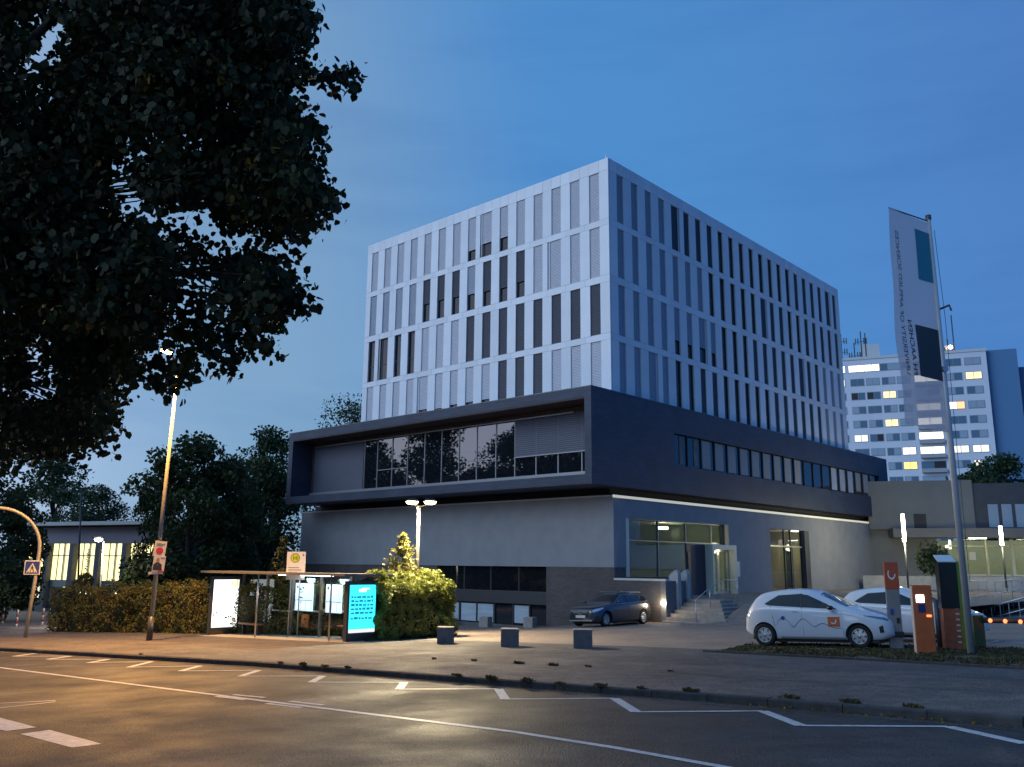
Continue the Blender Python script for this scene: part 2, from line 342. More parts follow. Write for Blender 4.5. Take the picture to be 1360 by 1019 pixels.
# kerb: single stones
kerb = struct(link('kerb', None)); kerb['label'] = 'dark stone kerb between road and pavement'
ks = kerb_pts(1.0)
for i, (a, b) in enumerate(zip(ks[:-1], ks[1:])):
    if not (-34 < a.x < 16): continue
    d = (b-a); e = d.normalized()*.006; p, q = a+e, b-e; jz = random.uniform(-.006, .006); jn = random.uniform(-.006, .006)
    mb = MB(); N = N0
    vs = []
    for c in (p, q):
        g = G(c.x, c.y)
        for t, z in ((-.01+jn, g-.22), (.16, g-.22), (.16, g+.006+jz), (.025+jn, g+.006+jz), (-.008+jn, g-.02+jz)):
            w = c+N*t; vs.append((w.x, w.y, z))
    mb.add(vs, [(0, 1, 2, 3, 4), (9, 8, 7, 6, 5)]+[(k, 5+k, 5+(k+1) % 5, (k+1) % 5) for k in range(5)])
    mb.build('kerb_stone', M_kerb, kerb)
# road markings
def strip(mb, pts, w, dz):
    P = [Vector((p.x, p.y)) for p in pts]; L, Rr = [], []
    for i, p in enumerate(P):
        t = (P[min(i+1, len(P)-1)]-P[max(i-1, 0)]).normalized(); n = Vector((-t.y, t.x))*w/2
        L.append(p+n); Rr.append(p-n)
    for i in range(len(P)-1):
        mb.quad(*[(q.x, q.y, G(q.x, q.y)+dz) for q in (L[i], Rr[i], Rr[i+1], L[i+1])])
def mark(name, segs, w):
    mb = MB()
    for s in segs: strip(mb, [gp(*p, ROAD) for p in s], w, ROAD+.005)
    return struct(mb.build(name, M_paint))
mark('centre_line', [[(-120, 873), (0, 887), (170, 908.5), (340, 930), (510, 951), (680, 972), (820, 994), (960, 1019), (1100, 1045)]], .12)
mark('stub_line', [[(287, 925.3), (325, 929.7)], [(310, 923), (351.5, 926.8)], [(354.4, 934.7), (400, 940.3)], [(385.3, 931.8), (429.4, 936.8)]], .10)
low = [(17.6, 872), (63, 876), (117.6, 880.5), (170.6, 886.5), (239.7, 891.5), (319, 898.5), (413, 906.5), (530, 915.8), (671, 929), (845, 946), (1064, 964.2), (1362, 988)]
upp = [(48.5, 868), (94, 871.8), (144, 876), (201.5, 879), (266, 884.7), (344, 890.6), (429, 898.2), (537, 906.6), (662, 915.3), (816, 927.8), (1013, 944.8), (1259, 965.4)]
mb = MB()
for l_, u_ in zip(low, upp): strip(mb, [gp(*l_, ROAD), gp(*u_, ROAD)], .17, ROAD+.005)
for l_, u_ in zip(low[:-1], upp[1:]): strip(mb, [gp(*l_, ROAD), gp(*u_, ROAD)], .11, ROAD+.0065)
struct(mb.build('bus_stop_zigzag_line', M_paint))
for poly in (((26.5, 975.3), (66, 970), (135, 988.5), (95.6, 993.5)), ((-62, 953.5), (-22, 948), (48.5, 966.5), (8, 971.5))):
    mb = MB(); mb.poly([(p.x, p.y, p.z+.005) for p in (gp(*q, ROAD) for q in poly)]); struct(mb.build('crossing_bar', M_paint))
mark('lane_line', [[(-40, 936.5), (73.5, 930.8)], [(-40, 945), (73.5, 932.5)]], .07)
# dark seam in the pavement, tar joint
def seam(pts, w):
    mb = MB(); strip(mb, [gp(*p) for p in pts], w, .008); return struct(mb.build('pavement_joint', M_kerb))
seam([(0, 851), (130, 855), (260, 858), (420, 869), (560, 875), (700, 883), (860, 891), (1010, 903), (1160, 911), (1360, 922)], .035)
# grass strip under the parked cars
gpoly = [gp(*p) for p in ((950, 866.5), (1360, 889), (1480, 897), (1480, 868), (1360, 862), (1200, 858), (1000, 855))]
mb = MB(); mb.poly([(p.x, p.y, p.z+.009) for p in gpoly]); struct(mb.build('verge', M_soil))
def inside(poly, x, y):
    c = False; j = len(poly)-1
    for i in range(len(poly)):
        a, b = poly[i], poly[j]
        if (a[1] > y) != (b[1] > y) and x < (b[0]-a[0])*(y-a[1])/(b[1]-a[1])+a[0]: c = not c
        j = i
    return c
pts = []
xs = [p.x for p in gpoly]; ys = [p.y for p in gpoly]; pl_ = [(p.x, p.y) for p in gpoly]
while len(pts) < 9000:
    x, y = random.uniform(min(xs), max(xs)), random.uniform(min(ys), max(ys))
    if inside(pl_, x, y) and mnoise.noise(Vector((x*.9, y*.9, 3))) > -.35: pts.append((x, y, G(x, y)))
o = link('grass', leaves_mesh('grass', pts, .06, L_grass, 4, droop=-1.6)); stuff(o); tag(o, 'short rough grass on the verge under the parked white cars', 'grass')
lp = []
for k in range(420):
    f = random.random()**.6; p = gp(620+740*f+random.gauss(0, 12), 0+912.5+ (f*740-60)*.0785+random.gauss(0, 1.0), ROAD); lp.append((p.x, p.y, p.z+.012))
o = stuff(link('leaf_litter', leaves_mesh('leaf_litter', lp, .05, L_autumn, 4, droop=0.))); tag(o, 'scattered dry leaves lying in the gutter', 'leaves')
# edging between verge and pavement
mb = MB(); P = [gp(*p) for p in ((935, 866), (1150, 877.5), (1360, 889.5), (1480, 897.5))]
for a, b in zip(P[:-1], P[1:]):
    n = Vector((-(b-a).y, (b-a).x, 0)).normalized()*.05
    mb.add([a-n+Vector((0, 0, -.1)), b-n+Vector((0, 0, -.1)), b+n+Vector((0, 0, -.1)), a+n+Vector((0, 0, -.1)), a-n+Vector((0, 0, .05)), b-n+Vector((0, 0, .05)), b+n+Vector((0, 0, .05)), a+n+Vector((0, 0, .05))],
           [(0, 3, 2, 1), (4, 5, 6, 7), (0, 1, 5, 4), (1, 2, 6, 5), (2, 3, 7, 6), (3, 0, 4, 7)])
struct(mb.build('verge_edging', M_kerb))
# car park marking right
mb = MB(); strip(mb, [gp(1292, 858), gp(1326, 851.5), gp(1372, 855)], .1, .008); struct(mb.build('parking_line', M_paint))
def weed(px, py, s, lab):
    p = gp(px, py); n = int(160*s)
    q = np.column_stack([np.clip(RNG.normal(0, .11*s, n), -.22*s, .22*s), np.clip(RNG.normal(0, .04*s, n), -.09*s, .09*s), np.zeros(n)])
    c, s_ = math.cos(-TH), math.sin(-TH); q = np.column_stack([q[:, 0]*c-q[:, 1]*s_, q[:, 0]*s_+q[:, 1]*c, q[:, 2]+.006])
    o = link('weed_tuft', leaves_mesh('weed_tuft', q, .10*s, L_weed, 4, droop=-1.2), None, p); tag(o, lab, 'weeds', 'weed tufts along the kerb')
for x, y, s, lab in ((187, 870, .9, 'small dry weed at the kerb in front of the hedge'), (372, 881, 1.0, 'weed tuft at the kerb in front of the bus stop sign'), (402, 883.5, 1.1, 'larger weed tuft at the kerb in front of the shelter middle'),
                     (431, 886, .9, 'weed tuft at the kerb before the cyan advert'), (463, 887.5, .8, 'small weed at the kerb below the right shelter end'), (608, 898.5, .8, 'green weed at the kerb below the nearest stone cube row'),
                     (652, 902, 1.0, 'flat weed patch at the kerb left of the middle cube'), (700, 905, .9, 'weed tuft at the kerb under the middle stone cube'), (744, 909, .8, 'weed tuft at the kerb left of the right stone cube'),
                     (797, 912, .8, 'thin weed at the kerb under the right stone cube'), (852, 915, .7, 'small weed at the kerb below the dark estate car'), (916, 919, 1.0, 'green weed tuft at the kerb left of the white car'),
                     (1050, 928, 1.0, 'brown weed tuft at the kerb below the white car'), (1131, 934, 1.0, 'dark weed tuft at the kerb below the charging post'), (1213, 940, .8, 'rightmost weed tuft at the kerb below the flagpole')):
    weed(x, y, s*random.uniform(.4, .75), lab)
for x, y, s, lab in ((577, 876, .8, 'short weed in the pavement crack near the left stone cube'), (630, 878, .9, 'weed row in the pavement crack left of the middle cube'), (690, 882, 1.2, 'dark weed row in the pavement crack under the middle cube'), (735, 884.5, 1.2, 'dense dark weed in the crack under the right cube'), (782, 886, .8, 'small clump in the pavement crack right of the right cube'), (890, 892, .7, 'sparse weed in the crack left of the white car')):
    weed(x, y, s*.5, lab)
# ------------------------------------------------------------------ main building (local X along the street front to the right, Y along the entrance side, Z up)
bld = thing('university_building', 'white office tower on a dark slate-clad box over a grey rendered base', 'building', A, -TH)
def part(name, m, *boxes, parent=None, bevel=0):
    mb = MB()
    for b in boxes: mb.box(*b)
    return mb.build(name, m, parent or bld, bevel=bevel)
ZT = 23.75
# --- tower core
part('tower_wall', M_core, (-20.9, -.32, .32, 31.2, 10.3, 23.3))
part('tower_roof', mat('roof_metal', (.4, .4, .42), .5, var=.05), (-20.75, -.15, .15, 31.3, 23.3, 23.62))
def zig(w, h, pitch=.085, depth=.022):
    """venetian blind: a sheet of tilted slats, origin at its top centre, facing -Y"""
    mb = MB(); n = int(h/pitch)
    for i in range(n):
        z0 = -i*pitch; z1 = z0-pitch*.95
        mb.quad((-w/2, 0, z0), (w/2, 0, z0), (w/2, -depth, z1), (-w/2, -depth, z1))
    return mb
BL = {}
def blind_mesh(w, h, m):
    k = (round(w, 2), round(h, 2), m.name)
    if k not in BL: BL[k] = zig(w, h).mesh('blind', m, fix=False)
    return BL[k]
WF = {}
def win_frame_mesh(w, h, transom, fm):
    k = (round(w, 2), round(h, 2), transom, fm.name)
    if k not in WF:
        mb = MB(); t = .055
        mb.box(-w/2, -w/2+t, -.03, .06, -h, 0); mb.box(w/2-t, w/2, -.03, .06, -h, 0)
        mb.box(-w/2+t, w/2-t, -.03, .06, -t, 0); mb.box(-w/2+t, w/2-t, -.03, .06, -h, -h+t)
        mb.box(-w/2, w/2, -.10, -.03, -h-.01, -h+.03)                   # metal sill
        if transom: mb.box(-w/2+t, w/2-t, -.02, .05, -h*.62-t/2, -h*.62+t/2)
        WF[k] = mb.mesh('window', fm)
    return WF[k]
PN = {}
def pane_mesh(w, h, m):
    k = (round(w, 2), round(h, 2), m.name)
    if k not in PN: PN[k] = MB().box(-w/2+.055, w/2-.055, .012, .03, -h+.055, -.055).mesh('pane', m)
    return PN[k]
def window(parent, x, y, z, w, h, rotz, glassm, blind=None, cover=1., transom=False, fm=None):
    """window whose top centre is at (x,y,z), facing local -Y turned by rotz"""
    o = link('window', win_frame_mesh(w, h, transom, fm or M_frame), parent, (x, y, z), (0, 0, rotz))
    link('pane', pane_mesh(w, h, glassm), o)
    if blind: link('blind', blind_mesh(w-.03, h*cover-.02, blind), o, (0, -.07, -.01))
    return o
rows = [(23.05, 20.22), (19.86, 17.02), (16.62, 13.78), (13.42, 10.42)]
flo = [(23.05, 23.75), (19.86, 20.22), (16.62, 17.02), (13.42, 13.78)]
L, Mm, D, Gl = M_blind_l, M_blind_m, M_blind_d, None
left_state = [
    [(L, 1)]*5+[(L, .72), (L, .72), (L, .76)]+[(L, 1)]*7,
    [(L, 1)]*4+[(D, .68), (D, .70), (D, .68), (Mm, .64), (D, .62), (D, .60), (D, .6)]+[(Mm, 1)]*4,
    [(D, 1)]*8+[(L, 1)]*3+[(Gl, 0)]*4,
    [(L, 1)]*3+[(D, 1)]*3+[(L, .72), (L, .72), (L, .74), (L, .76), (L, .72)]+[(L, 1)]*4]
right_state = [
    [(Mm, 1)]*4+[(D, 1)]*4+[(Gl, 0)]*8+[(D, 1)]*6,
    [(Mm, 1)]*7+[(Gl, 0)]*5+[(D, 1)]*3+[(Gl, 0)]*2+[(D, 1)]*5,
    [(Mm, 1)]*4+[(Mm, .72), (Mm, .7), (Mm, .68), (Mm, .7)]+[(Gl, 0)]*3+[(D, 1)]*8+[(Mm, 1)]*3,
    [(Mm, 1)]*4+[(Gl, 0)]*2+[(D, 1)]*2+[(Gl, 0)]*5+[(D, 1)]*6+[(Mm, 1)]*3]
left_wide = {(0, 6), (1, 2), (2, 13), (3, 10)}
right_wide = {(0, 4), (0, 20), (1, 12), (2, 6), (2, 16), (3, 2)}
PB = {}
_n = M_white_panel.node_tree.nodes; _l = M_white_panel.node_tree.links
_oi = _n.new('ShaderNodeObjectInfo'); _mr = _n.new('ShaderNodeMapRange'); _mr.inputs['To Min'].default_value = .90; _mr.inputs['To Max'].default_value = 1.03; _l.new(_oi.outputs['Random'], _mr.inputs[0])
_mm = _n.new('ShaderNodeMixRGB'); _mm.blend_type = 'MULTIPLY'; _mm.inputs[0].default_value = 1; _src = _n['Principled BSDF'].inputs['Base Color'].links[0].from_socket
_l.new(_src, _mm.inputs[1]); _l.new(_mr.outputs[0], _mm.inputs[2]); _l.new(_mm.outputs[0], _n['Principled BSDF'].inputs['Base Color'])
def panel(a, b, z0, z1, face):
    """facade panel from a to b along the face, 2 cm joints"""
    g = .006; w, h = b-a-2*g, z1-z0-2*g
    k = (round(w, 3), round(h, 3))
    if k not in PB: PB[k] = MB().box(-w/2, w/2, 0, .10, -h/2, h/2).mesh('facade_panel', M_white_panel)
    c, zc = (a+b)/2, (z0+z1)/2
    if face == 'L': link('facade_panel', PB[k], bld, (-c, random.uniform(0, .003), zc))
    else: link('facade_panel', PB[k], bld, (-random.uniform(0, .003), c, zc), (0, 0, R(90)))
def facade(face, start, mod, w, n, length, state, wide):
    for r, (zt, zb) in enumerate(rows):
        op = []
        for i in range(n):
            a = start+i*mod; b = a+w
            if (r, i) in wide: b += .30
            op.append((a, b))
        edges = [(.12 if face == 'R' else 0.)]+[e for o in op for e in o]+[length]
        for j in range(0, len(edges), 2):                                    # piers
            panel(edges[j], edges[j+1], zb, zt, face)
            # reveal returns of the pier (the opening is 0.3 m deep)
        z0, z1 = flo[r]
        if r == 0:
            cuts = [edges[0]]+[c for o in op for c in (o[0]-.005, o[0]+w-.005)]+[length]
        else: cuts = [edges[0]]+[o[0]+w/2-mod/2 for o in op[1:]]+[length]
        for a, b in zip(cuts[:-1], cuts[1:]): panel(a, b, z0, z1, face)
        for i, (a, b) in enumerate(op):
            bl, cv = state[r][i]; c = (a+b)/2; ww = b-a+.04
            if face == 'L': window(bld, -c, .15, zt, ww, zt-zb, 0, M_glass, bl, cv, transom=bl is None)
            else: window(bld, -.15, c, zt, ww, zt-zb, R(90), M_glass, bl, cv, transom=bl is None)
            if b-a > w+.1:                                                   # light fin in the wide openings
                f = MB().box(-.02, .02, -.13, -.085, -(zt-zb), 0).mesh('vent_fin', M_white_panel)
                if face == 'L': link('vent_fin', f, bld, (-(a+w+.16), .15, zt))
                else: link('vent_fin', f, bld, (-.15, a+w+.16, zt), (0, 0, R(90)))
facade('L', .64, 1.362, .68, 15, 20.9, left_state, left_wide)
facade('R', .78, 1.398, .64, 22, 31.4, right_state, right_wide)
part('corner_post', M_white_panel, (-.31, -.105, .105, .32, 10.3, 23.7))
# --- dark slate box with the glazed loggia
bx0, bx1, by0, by1, bz0, bz1 = -26.0, .33, -2.2, 38.5, 5.64, 10.5
mb = MB()
mb.box(bx0, -20.95, -.05, by1, bz0, bz1); mb.box(-20.95, bx1, -.05, 5.46, bz0, bz1)
mb.box(-20.95, bx1, 5.46, by1, bz0, 7.22); mb.box(-20.95, bx1, 5.46, by1, 9.0, bz1); mb.box(-20.95, bx1-.3, 5.46, by1, 7.22, 9.0); mb.box(bx1-.3, bx1, 36.42, by1, 7.22, 9.0)
mb.build('slate_wall', M_slate, bld)
part('loggia_rim', M_slate, (bx0, -25.5, by0, -.051, bz0, bz1), (-.09, bx1, by0, -.051, bz0, bz1), (-25.5, -.09, by0, -.051, 10.0, bz1), (-25.5, -.09, by0, -.051, bz0, 6.12))
part('loggia_ceiling', mat('loggia_soffit', (.055, .04, .036), .7, var=.15, scale=2), (-25.49, -.1, by0+.02, -.062, 9.93, 9.995)); part('loggia_fascia', MATS['loggia_soffit'], (-25.49, -.1, -.62, -.45, 9.66, 9.929)); part('loggia_back', MATS['loggia_soffit'], (-25.49, -25.16, -.56, -.062, 6.13, 9.929))
part('coping', mat('dark_zinc', (.12, .125, .14), .4, metal=.5, var=.05), (bx0-.02, bx1+.02, by0-.02, by1, bz1+.001, bz1+.05))
part('loggia_sill', M_frame_l, (-25.4, -.1, -.75, -.5, 6.30, 6.46))
M_mesh = mat('loggia_blind', (.075, .08, .115), .5, var=.08)
edges = [25.15, 19.62, 18.28, 16.81, 15.31, 13.73, 12.21, 10.72, 9.25, 7.71, 6.25, 4.7, 3.15, 1.55, .12]
for i, (a, b) in enumerate(zip(edges[:-1], edges[1:])):
    o = part('glazing_bar', M_frame_l, (-a-.03, -a+.03, -.56, -.44, 6.46, 9.66))
    if i >= 1:
        q = MB().box(-a+.03, -b-.03, -.52, -.50, 6.46, 9.66).build('pane', M_glass_refl, bld)
    if i in (2, 3, 7, 8): part('transom', M_frame_l, (-a+.03, -b-.03, -.55, -.46, 7.58, 7.63))
link('blind', zig(5.45, 3.2, .11, .03).mesh('blind', M_mesh, fix=False), bld, (-(25.15+19.65)/2, -.58, 9.66))
link('blind', zig(6.1, 2.1, .11, .03).mesh('blind', M_mesh, fix=False), bld, (-(6.2+.12)/2, -.60, 9.64))
part('blind_rail', M_frame_l, (-6.2, -.12, -.66, -.60, 7.50, 7.55))
part('ceiling_trim', M_frame_l, (-25.1, -2.0, -.70, -.62, 9.60, 9.66))
# band windows on the entrance side of the box
bm = 1.546
for i in range(20):
    y = 5.48+bm*i; dark = i in (0, 1, 11, 12, 13, 14, 15, 16)
    g = MB().box(bx1-.22, bx1-.2, y+.04, y+bm-.04, 7.26, 8.96).build('band_window', M_glass, bld)
    bmt = M_blind_d if i in (14, 15, 16) else M_blind_m
    part('frame', M_frame, (bx1-.20, bx1-.12, y, y+.06, 7.22, 9.0), parent=g)
    if not (i in (0, 1, 11, 12, 13)): part('curtain', (mat('pale_screen', (.26, .27, .28), .7, var=.08) if 2 <= i <= 10 or i > 16 else M_blind_m), (bx1-.17, bx1-.15, y+.10, y+1.06, 7.30 if i < 17 else 7.5, 8.94), parent=g)
    elif i in (0, 1): part('narrow_curtain', mat('pale_screen2', (.14, .135, .13), .7, var=.3, scale=2), (bx1-.19, bx1-.17, y+.75, y+1.15, 7.35, 8.9), parent=g)  # narrow strip of mottled grey curtain
# --- recessed shadow joint and base block
part('recess', M_core, (-26.6, -.7, .7, 37.6, 5.20, 5.639))
part('render_wall', M_render, (-27.2, -.001, 0, .35, 1.62, 5.16))
part('wall_coping', mat('pale_metal', (.5, .5, .5), .5, metal=.2, var=.05), (-27.25, -.35, -.03, .45, 5.16, 5.24))
part('brick_pier', M_brick, (-4.46, -.002, .03, .35, -2.6, 1.62))
part('base_wall_left', M_brick, (-27.2, -13.0, .06, .35, -2.8, 1.62))
# glazed strip with its dark sill and basement windows
part('sill_band', M_steel_d, (-13.0, -4.46, .02, .34, -.38, .28))
for i in range(4):
    a = 13.0-2.135*i; b = a-2.135
    q = MB().box(-a+.03, -b-.03, .26, .28, .28, 1.62).build('strip_window', M_glass_refl, bld); part('frame', M_frame, (-a-.03, -a+.03, .22, .30, .28, 1.62), parent=q)
bw = [(12.28, 11.18), (11.03, 9.76), (9.69, 8.42), (8.29, 7.03), (6.88, 5.78), (5.68, 4.52)]
M_screen = mat('white_window_screen', (.42, .50, .56), .5, var=.12, scale=2, stretch=(.4, .4, 3))
for i, (a, b) in enumerate(bw):
    q = MB().box(-a, -b, .20, .22, -1.50, -.42).build('basement_window', M_glass, bld)
    part('frame', M_frame, (-a-.07, -a, .12, .24, -1.55, -.40), parent=q)
    if i in (0, 1, 2, 4): part('screen', M_screen, (-a+.03, -b-.03, .165, .185, -1.45+(.0 if i < 3 else .05), -.47), parent=q)
part('basement_back', M_core, (-13.0, -4.46, .40, .6, -2.6, 1.6))
part('plinth', M_conc_d, (-13.0, -4.46, .05, .34, -2.6, -1.52))
# entrance side wall built round its openings
W0, W1 = -.35, 0.
part('entrance_wall', M_render,
     (W0, W1, .351, 1.08, 1.62, 5.08), (W0, W1, 1.08, 23.0, 4.14, 5.08), (W0, W1, 11.7, 17.22, -.2, 4.14), (W0, W1, 23.0, 38.8, -.6, 5.08))
part('entrance_base', M_brick, (W0, W1-.03, .351, 7.12, -2.4, 1.14), (W0, W1-.03, .351, 1.08, 1.14, 1.62))
part('side_coping', MATS['pale_metal'], (W0, .05, .46, 38.9, 5.081, 5.10))
part('light_strip', emis('strip_light', (1, .93, .66), .13), (-.02, .05, -.02, 36.5, 5.105, 5.24))
part('back_wall', M_core, (-27.2, -26.9, .36, 38.5, -2.6, 5.2), (-26.9, 0, 38.5, 38.8, -2.6, 5.2))
# foyer behind the entrance glazing
part('foyer_floor', mat('foyer_floor_stone', (.20, .19, .17), .35, var=.1), (-9, W0-.001, .4, 30, -.2, .12))
part('foyer_wall', mat('foyer_plaster', (.55, .52, .42), .8, var=.05), (-9.2, -9, .4, 30, .12, 4.4), (-9, W0-.01, 13.6, 13.8, .12, 4.4), (-9, W0-.01, 26.8, 27.0, .12, 4.4))
part('foyer_ceiling', mat('foyer_ceiling_white', (.5, .5, .46), .8, var=0), (-9, W0-.001, .4, 30, 4.25, 4.5))
M_cream = mat('cream_metal', (.62, .60, .48), .5, var=.04)
part('jamb', M_cream, (-.33, -.05, 1.081, 1.42, 1.15, 4.13))
part('jamb', M_frame, (-.34, .03, 11.25, 11.72, 2.95, 4.14)); part('jamb', M_frame, (-.34, .05, 22.3, 23.02, .12, 4.14))
cols = [1.46, 4.30, 7.13, 9.95, 11.25]
M_eglass = glass('foyer_glass', (.015, .028, .020), .72, 1.7, .02)
for i, (a, b) in enumerate(zip(cols[:-1], cols[1:])):
    q = MB().box(-.22, -.20, a+.03, b-.03, 3.03, 4.10).build('upper_pane', M_eglass, bld)
    part('mullion', M_frame_l, (-.26, -.14, a-.03, a+.03, 1.15 if i < 2 else 3.0, 4.14), parent=q)
    if i < 2: MB().box(-.22, -.20, a+.03, b-.03, 1.15, 2.97).build('lower_pane', M_eglass, bld)
part('rail', M_frame_l, (-.25, -.15, 1.46, 11.25, 2.97, 3.03), (-.25, -.13, 1.46, 11.25, 4.08, 4.139))
part('door_panel', mat('aubergine_panel', (.055, .04, .05), .5, var=.1), (-.24, -.14, 7.15, 9.18, .12, 2.97))
part('door_strip', mat('warm_wood', (.28, .14, .09), .5, var=.2), (-.14, -.10, 7.25, 7.45, .2, 2.5))
part('vestibule', M_cream, (-.30, .35, 9.18, 9.36, .12, 2.94), (-.30, .35, 11.72, 12.02, .12, 2.94), (-.30, .35, 9.36, 11.72, 2.66, 2.94))
for a, b in ((9.40, 10.48), (10.54, 11.62)):
    q = MB().box(-.10, -.08, a, b, .14, 2.64).build('glass_door', M_glass_clear, bld)
    part('door_frame', M_cream, (-.12, -.05, a, a+.07, .14, 2.64), (-.12, -.05, b-.07, b, .14, 2.64), (-.12, -.05, a+.07, b-.07, 2.56, 2.64), (-.12, -.05, a+.07, b-.07, .14, .26), parent=q)
    part('handle', M_steel, (-.05, -.01, b-.16, b-.13, .8, 1.6), parent=q)
part('notice_board', mat('board_white', (.6, .6, .5), .5, var=.03), (.004, .06, 12.15, 12.91, 1.10, 2.0), bevel=.01)
dcol = [17.25, 19.6, 20.55, 22.3]
for i, (a, b) in enumerate(zip(dcol[:-1], dcol[1:])):
    q = MB().box(-.22, -.20, a+.04, b-.04, .14, 2.98).build('door_pane', M_glass_clear, bld)
    part('door_frame', M_frame, (-.26, -.15, a-.04, a+.04, .12, 4.13), parent=q)
q = MB().box(-.22, -.20, 17.3, 22.28, 3.1, 4.1).build('fanlight', M_eglass, bld); part('fanlight_rail', M_frame_l, (-.25, -.15, 17.3, 22.3, 2.98, 3.08), parent=q)
part('dark_pillar', M_frame, (-.6, -.3, 20.5, 21.1, .12, 3.0))
part('lintel_light', emis('small_led', (1, .97, .8), 2.0), (-.2, -.05, 20.8, 21.6, 4.06, 4.12))
part('ceiling_lamp', emis('foyer_lamp', (1, .9, .62), 6), (-3, -2.6, 8.6, 9.2, 3.85, 4.0))
FOY = (1, .90, .60)
point('foyer_light', (-3.0, 10.6, 3.6), (.80, 1, .58), 16, .25, bld); point('foyer_light', (-2.2, 9.6, 3.7), FOY, 9, .25, bld); point('foyer_light', (-5.0, 4.0, 3.7), (.80, 1, .6), 14, .25, bld); point('vestibule_light', (.0, 10.5, 2.55), FOY, 3.5, .12, bld)
point('lobby_light', (-2.6, 24.3, 3.4), (1, .74, .50), 24, .25, bld); point('lobby_light', (-1.2, 25.6, 3.6), (.95, 1, .6), 9, .25, bld)
# roof details
part('lightning_rod', M_steel, (-.45, -.43, .4, .42, 23.62, 24.2))

# ------------------------------------------------------------------ plaza, steps, planter wall
PZ = .12
def plaza_z(x, y):
    w = B2W(x, y); g = G(w.x, w.y); k = sm(5.2, 6.2, x); s = sm(-.6, 5.5, y)*(1-k)+sm(-.7, 2.6, y)*k
    return max(g+.004, g+(PZ-g)*s)
mb = MB(); nx, ny = 20, 44; xs_ = [i*.8-.3 for i in range(nx)]; ys_ = [-.8+.9*j for j in range(ny)]
for x in xs_:
    for y in ys_: w = plaza_z(x, y); mb.v.append((x, y, w))
mb.f = [(i*ny+j, (i+1)*ny+j, (i+1)*ny+j+1, i*ny+j+1) for i in range(nx-1) for j in range(ny-1)]
o = mb.build('plaza', M_pave); o.location = A; o.rotation_euler.z = -TH; struct(o)
st = thing('entrance_steps', 'brick and concrete steps rising beside the planter wall to the entrance', 'steps', A, -TH)
for i in range(7):
    z1 = PZ-.155*(6-i); y0 = -.45+.36*i
    MB().box(3.02, 6.4-.25*i, y0, 2.9, z1-.30, z1+.002*i).build('step', M_brick if i % 1 else mat('step_stone', (.30, .25, .21), .85, var=.15, scale=4, bump=.2), st, bevel=.01)
pw = thing('planter_wall', 'low brick planter wall with pale coping between steps and grey wall', 'wall', A, -TH)
MB().box(.003, 2.72, -.02, .28, -1.5, 1.0).build('brick_face', M_brick, pw); MB().box(2.72, 3.0, -.02, 2.4, -1.5, 1.0).build('side_face', mat('grey_blue_panel', (.13, .13, .14), .7, var=.1), pw)
MB().box(.003, 3.03, -.06, .30, 1.0, 1.1).build('coping', mat('pale_coping', (.55, .52, .47), .7, var=.08), pw)
MB().box(.003, 2.7, .28, 2.4, -1.5, .75).build('soil', M_soil, pw)
for y in (.9, 1.75):
    MB().prism([(2.6, y, 1.0), (3.12, y, -.6), (3.12, y, 1.35), (3.0, y, 1.55), (2.6, y, 1.25)], (0, .28, 0)).build('concrete_fin', M_conc, pw)
hr = thing('stair_handrail', 'slim steel handrail rising along the entrance steps', 'railing', A, -TH)
zs = lambda y: plaza_z(4.6, y)
pr = [(4.7, -.2, PZ-.9), (4.7, 1.1, PZ-.35), (4.7, 2.4, PZ), (4.7, 3.8, PZ)]
for p in pr: MB().tube([(p[0], p[1], p[2]-.05), (p[0], p[1], p[2]+.95)], .022, 8).build('post', M_steel, hr, True)
MB().tube([(p[0], p[1], p[2]+.95) for p in pr], .022, 8).build('top_rail', M_steel, hr, True)
MB().tube([(p[0], p[1], p[2]+.5) for p in pr], .014, 8).build('mid_rail', M_steel, hr, True)
gl = thing('wall_lamp', 'round glowing lamp low on the corner of the planter wall', 'lamp', B2W(2.9, -.03, -.02), -TH)
MB().lathe([(.10, 0), (.10, .05), (.0, .05)], 20, Matrix.Rotation(R(90), 4, 'X')).build('back_plate', M_steel_d, gl)
MB().lathe([(.001, .16), (.07, .145), (.12, .10), (.13, .05)], 20, Matrix.Rotation(R(90), 4, 'X')).build('glowing_dome', emis('globe_warm', (1, .86, .55), 14), gl, True)
point('wall_lamp_light', (0, -.32, 0), (1, .84, .52), 7, .1, gl)
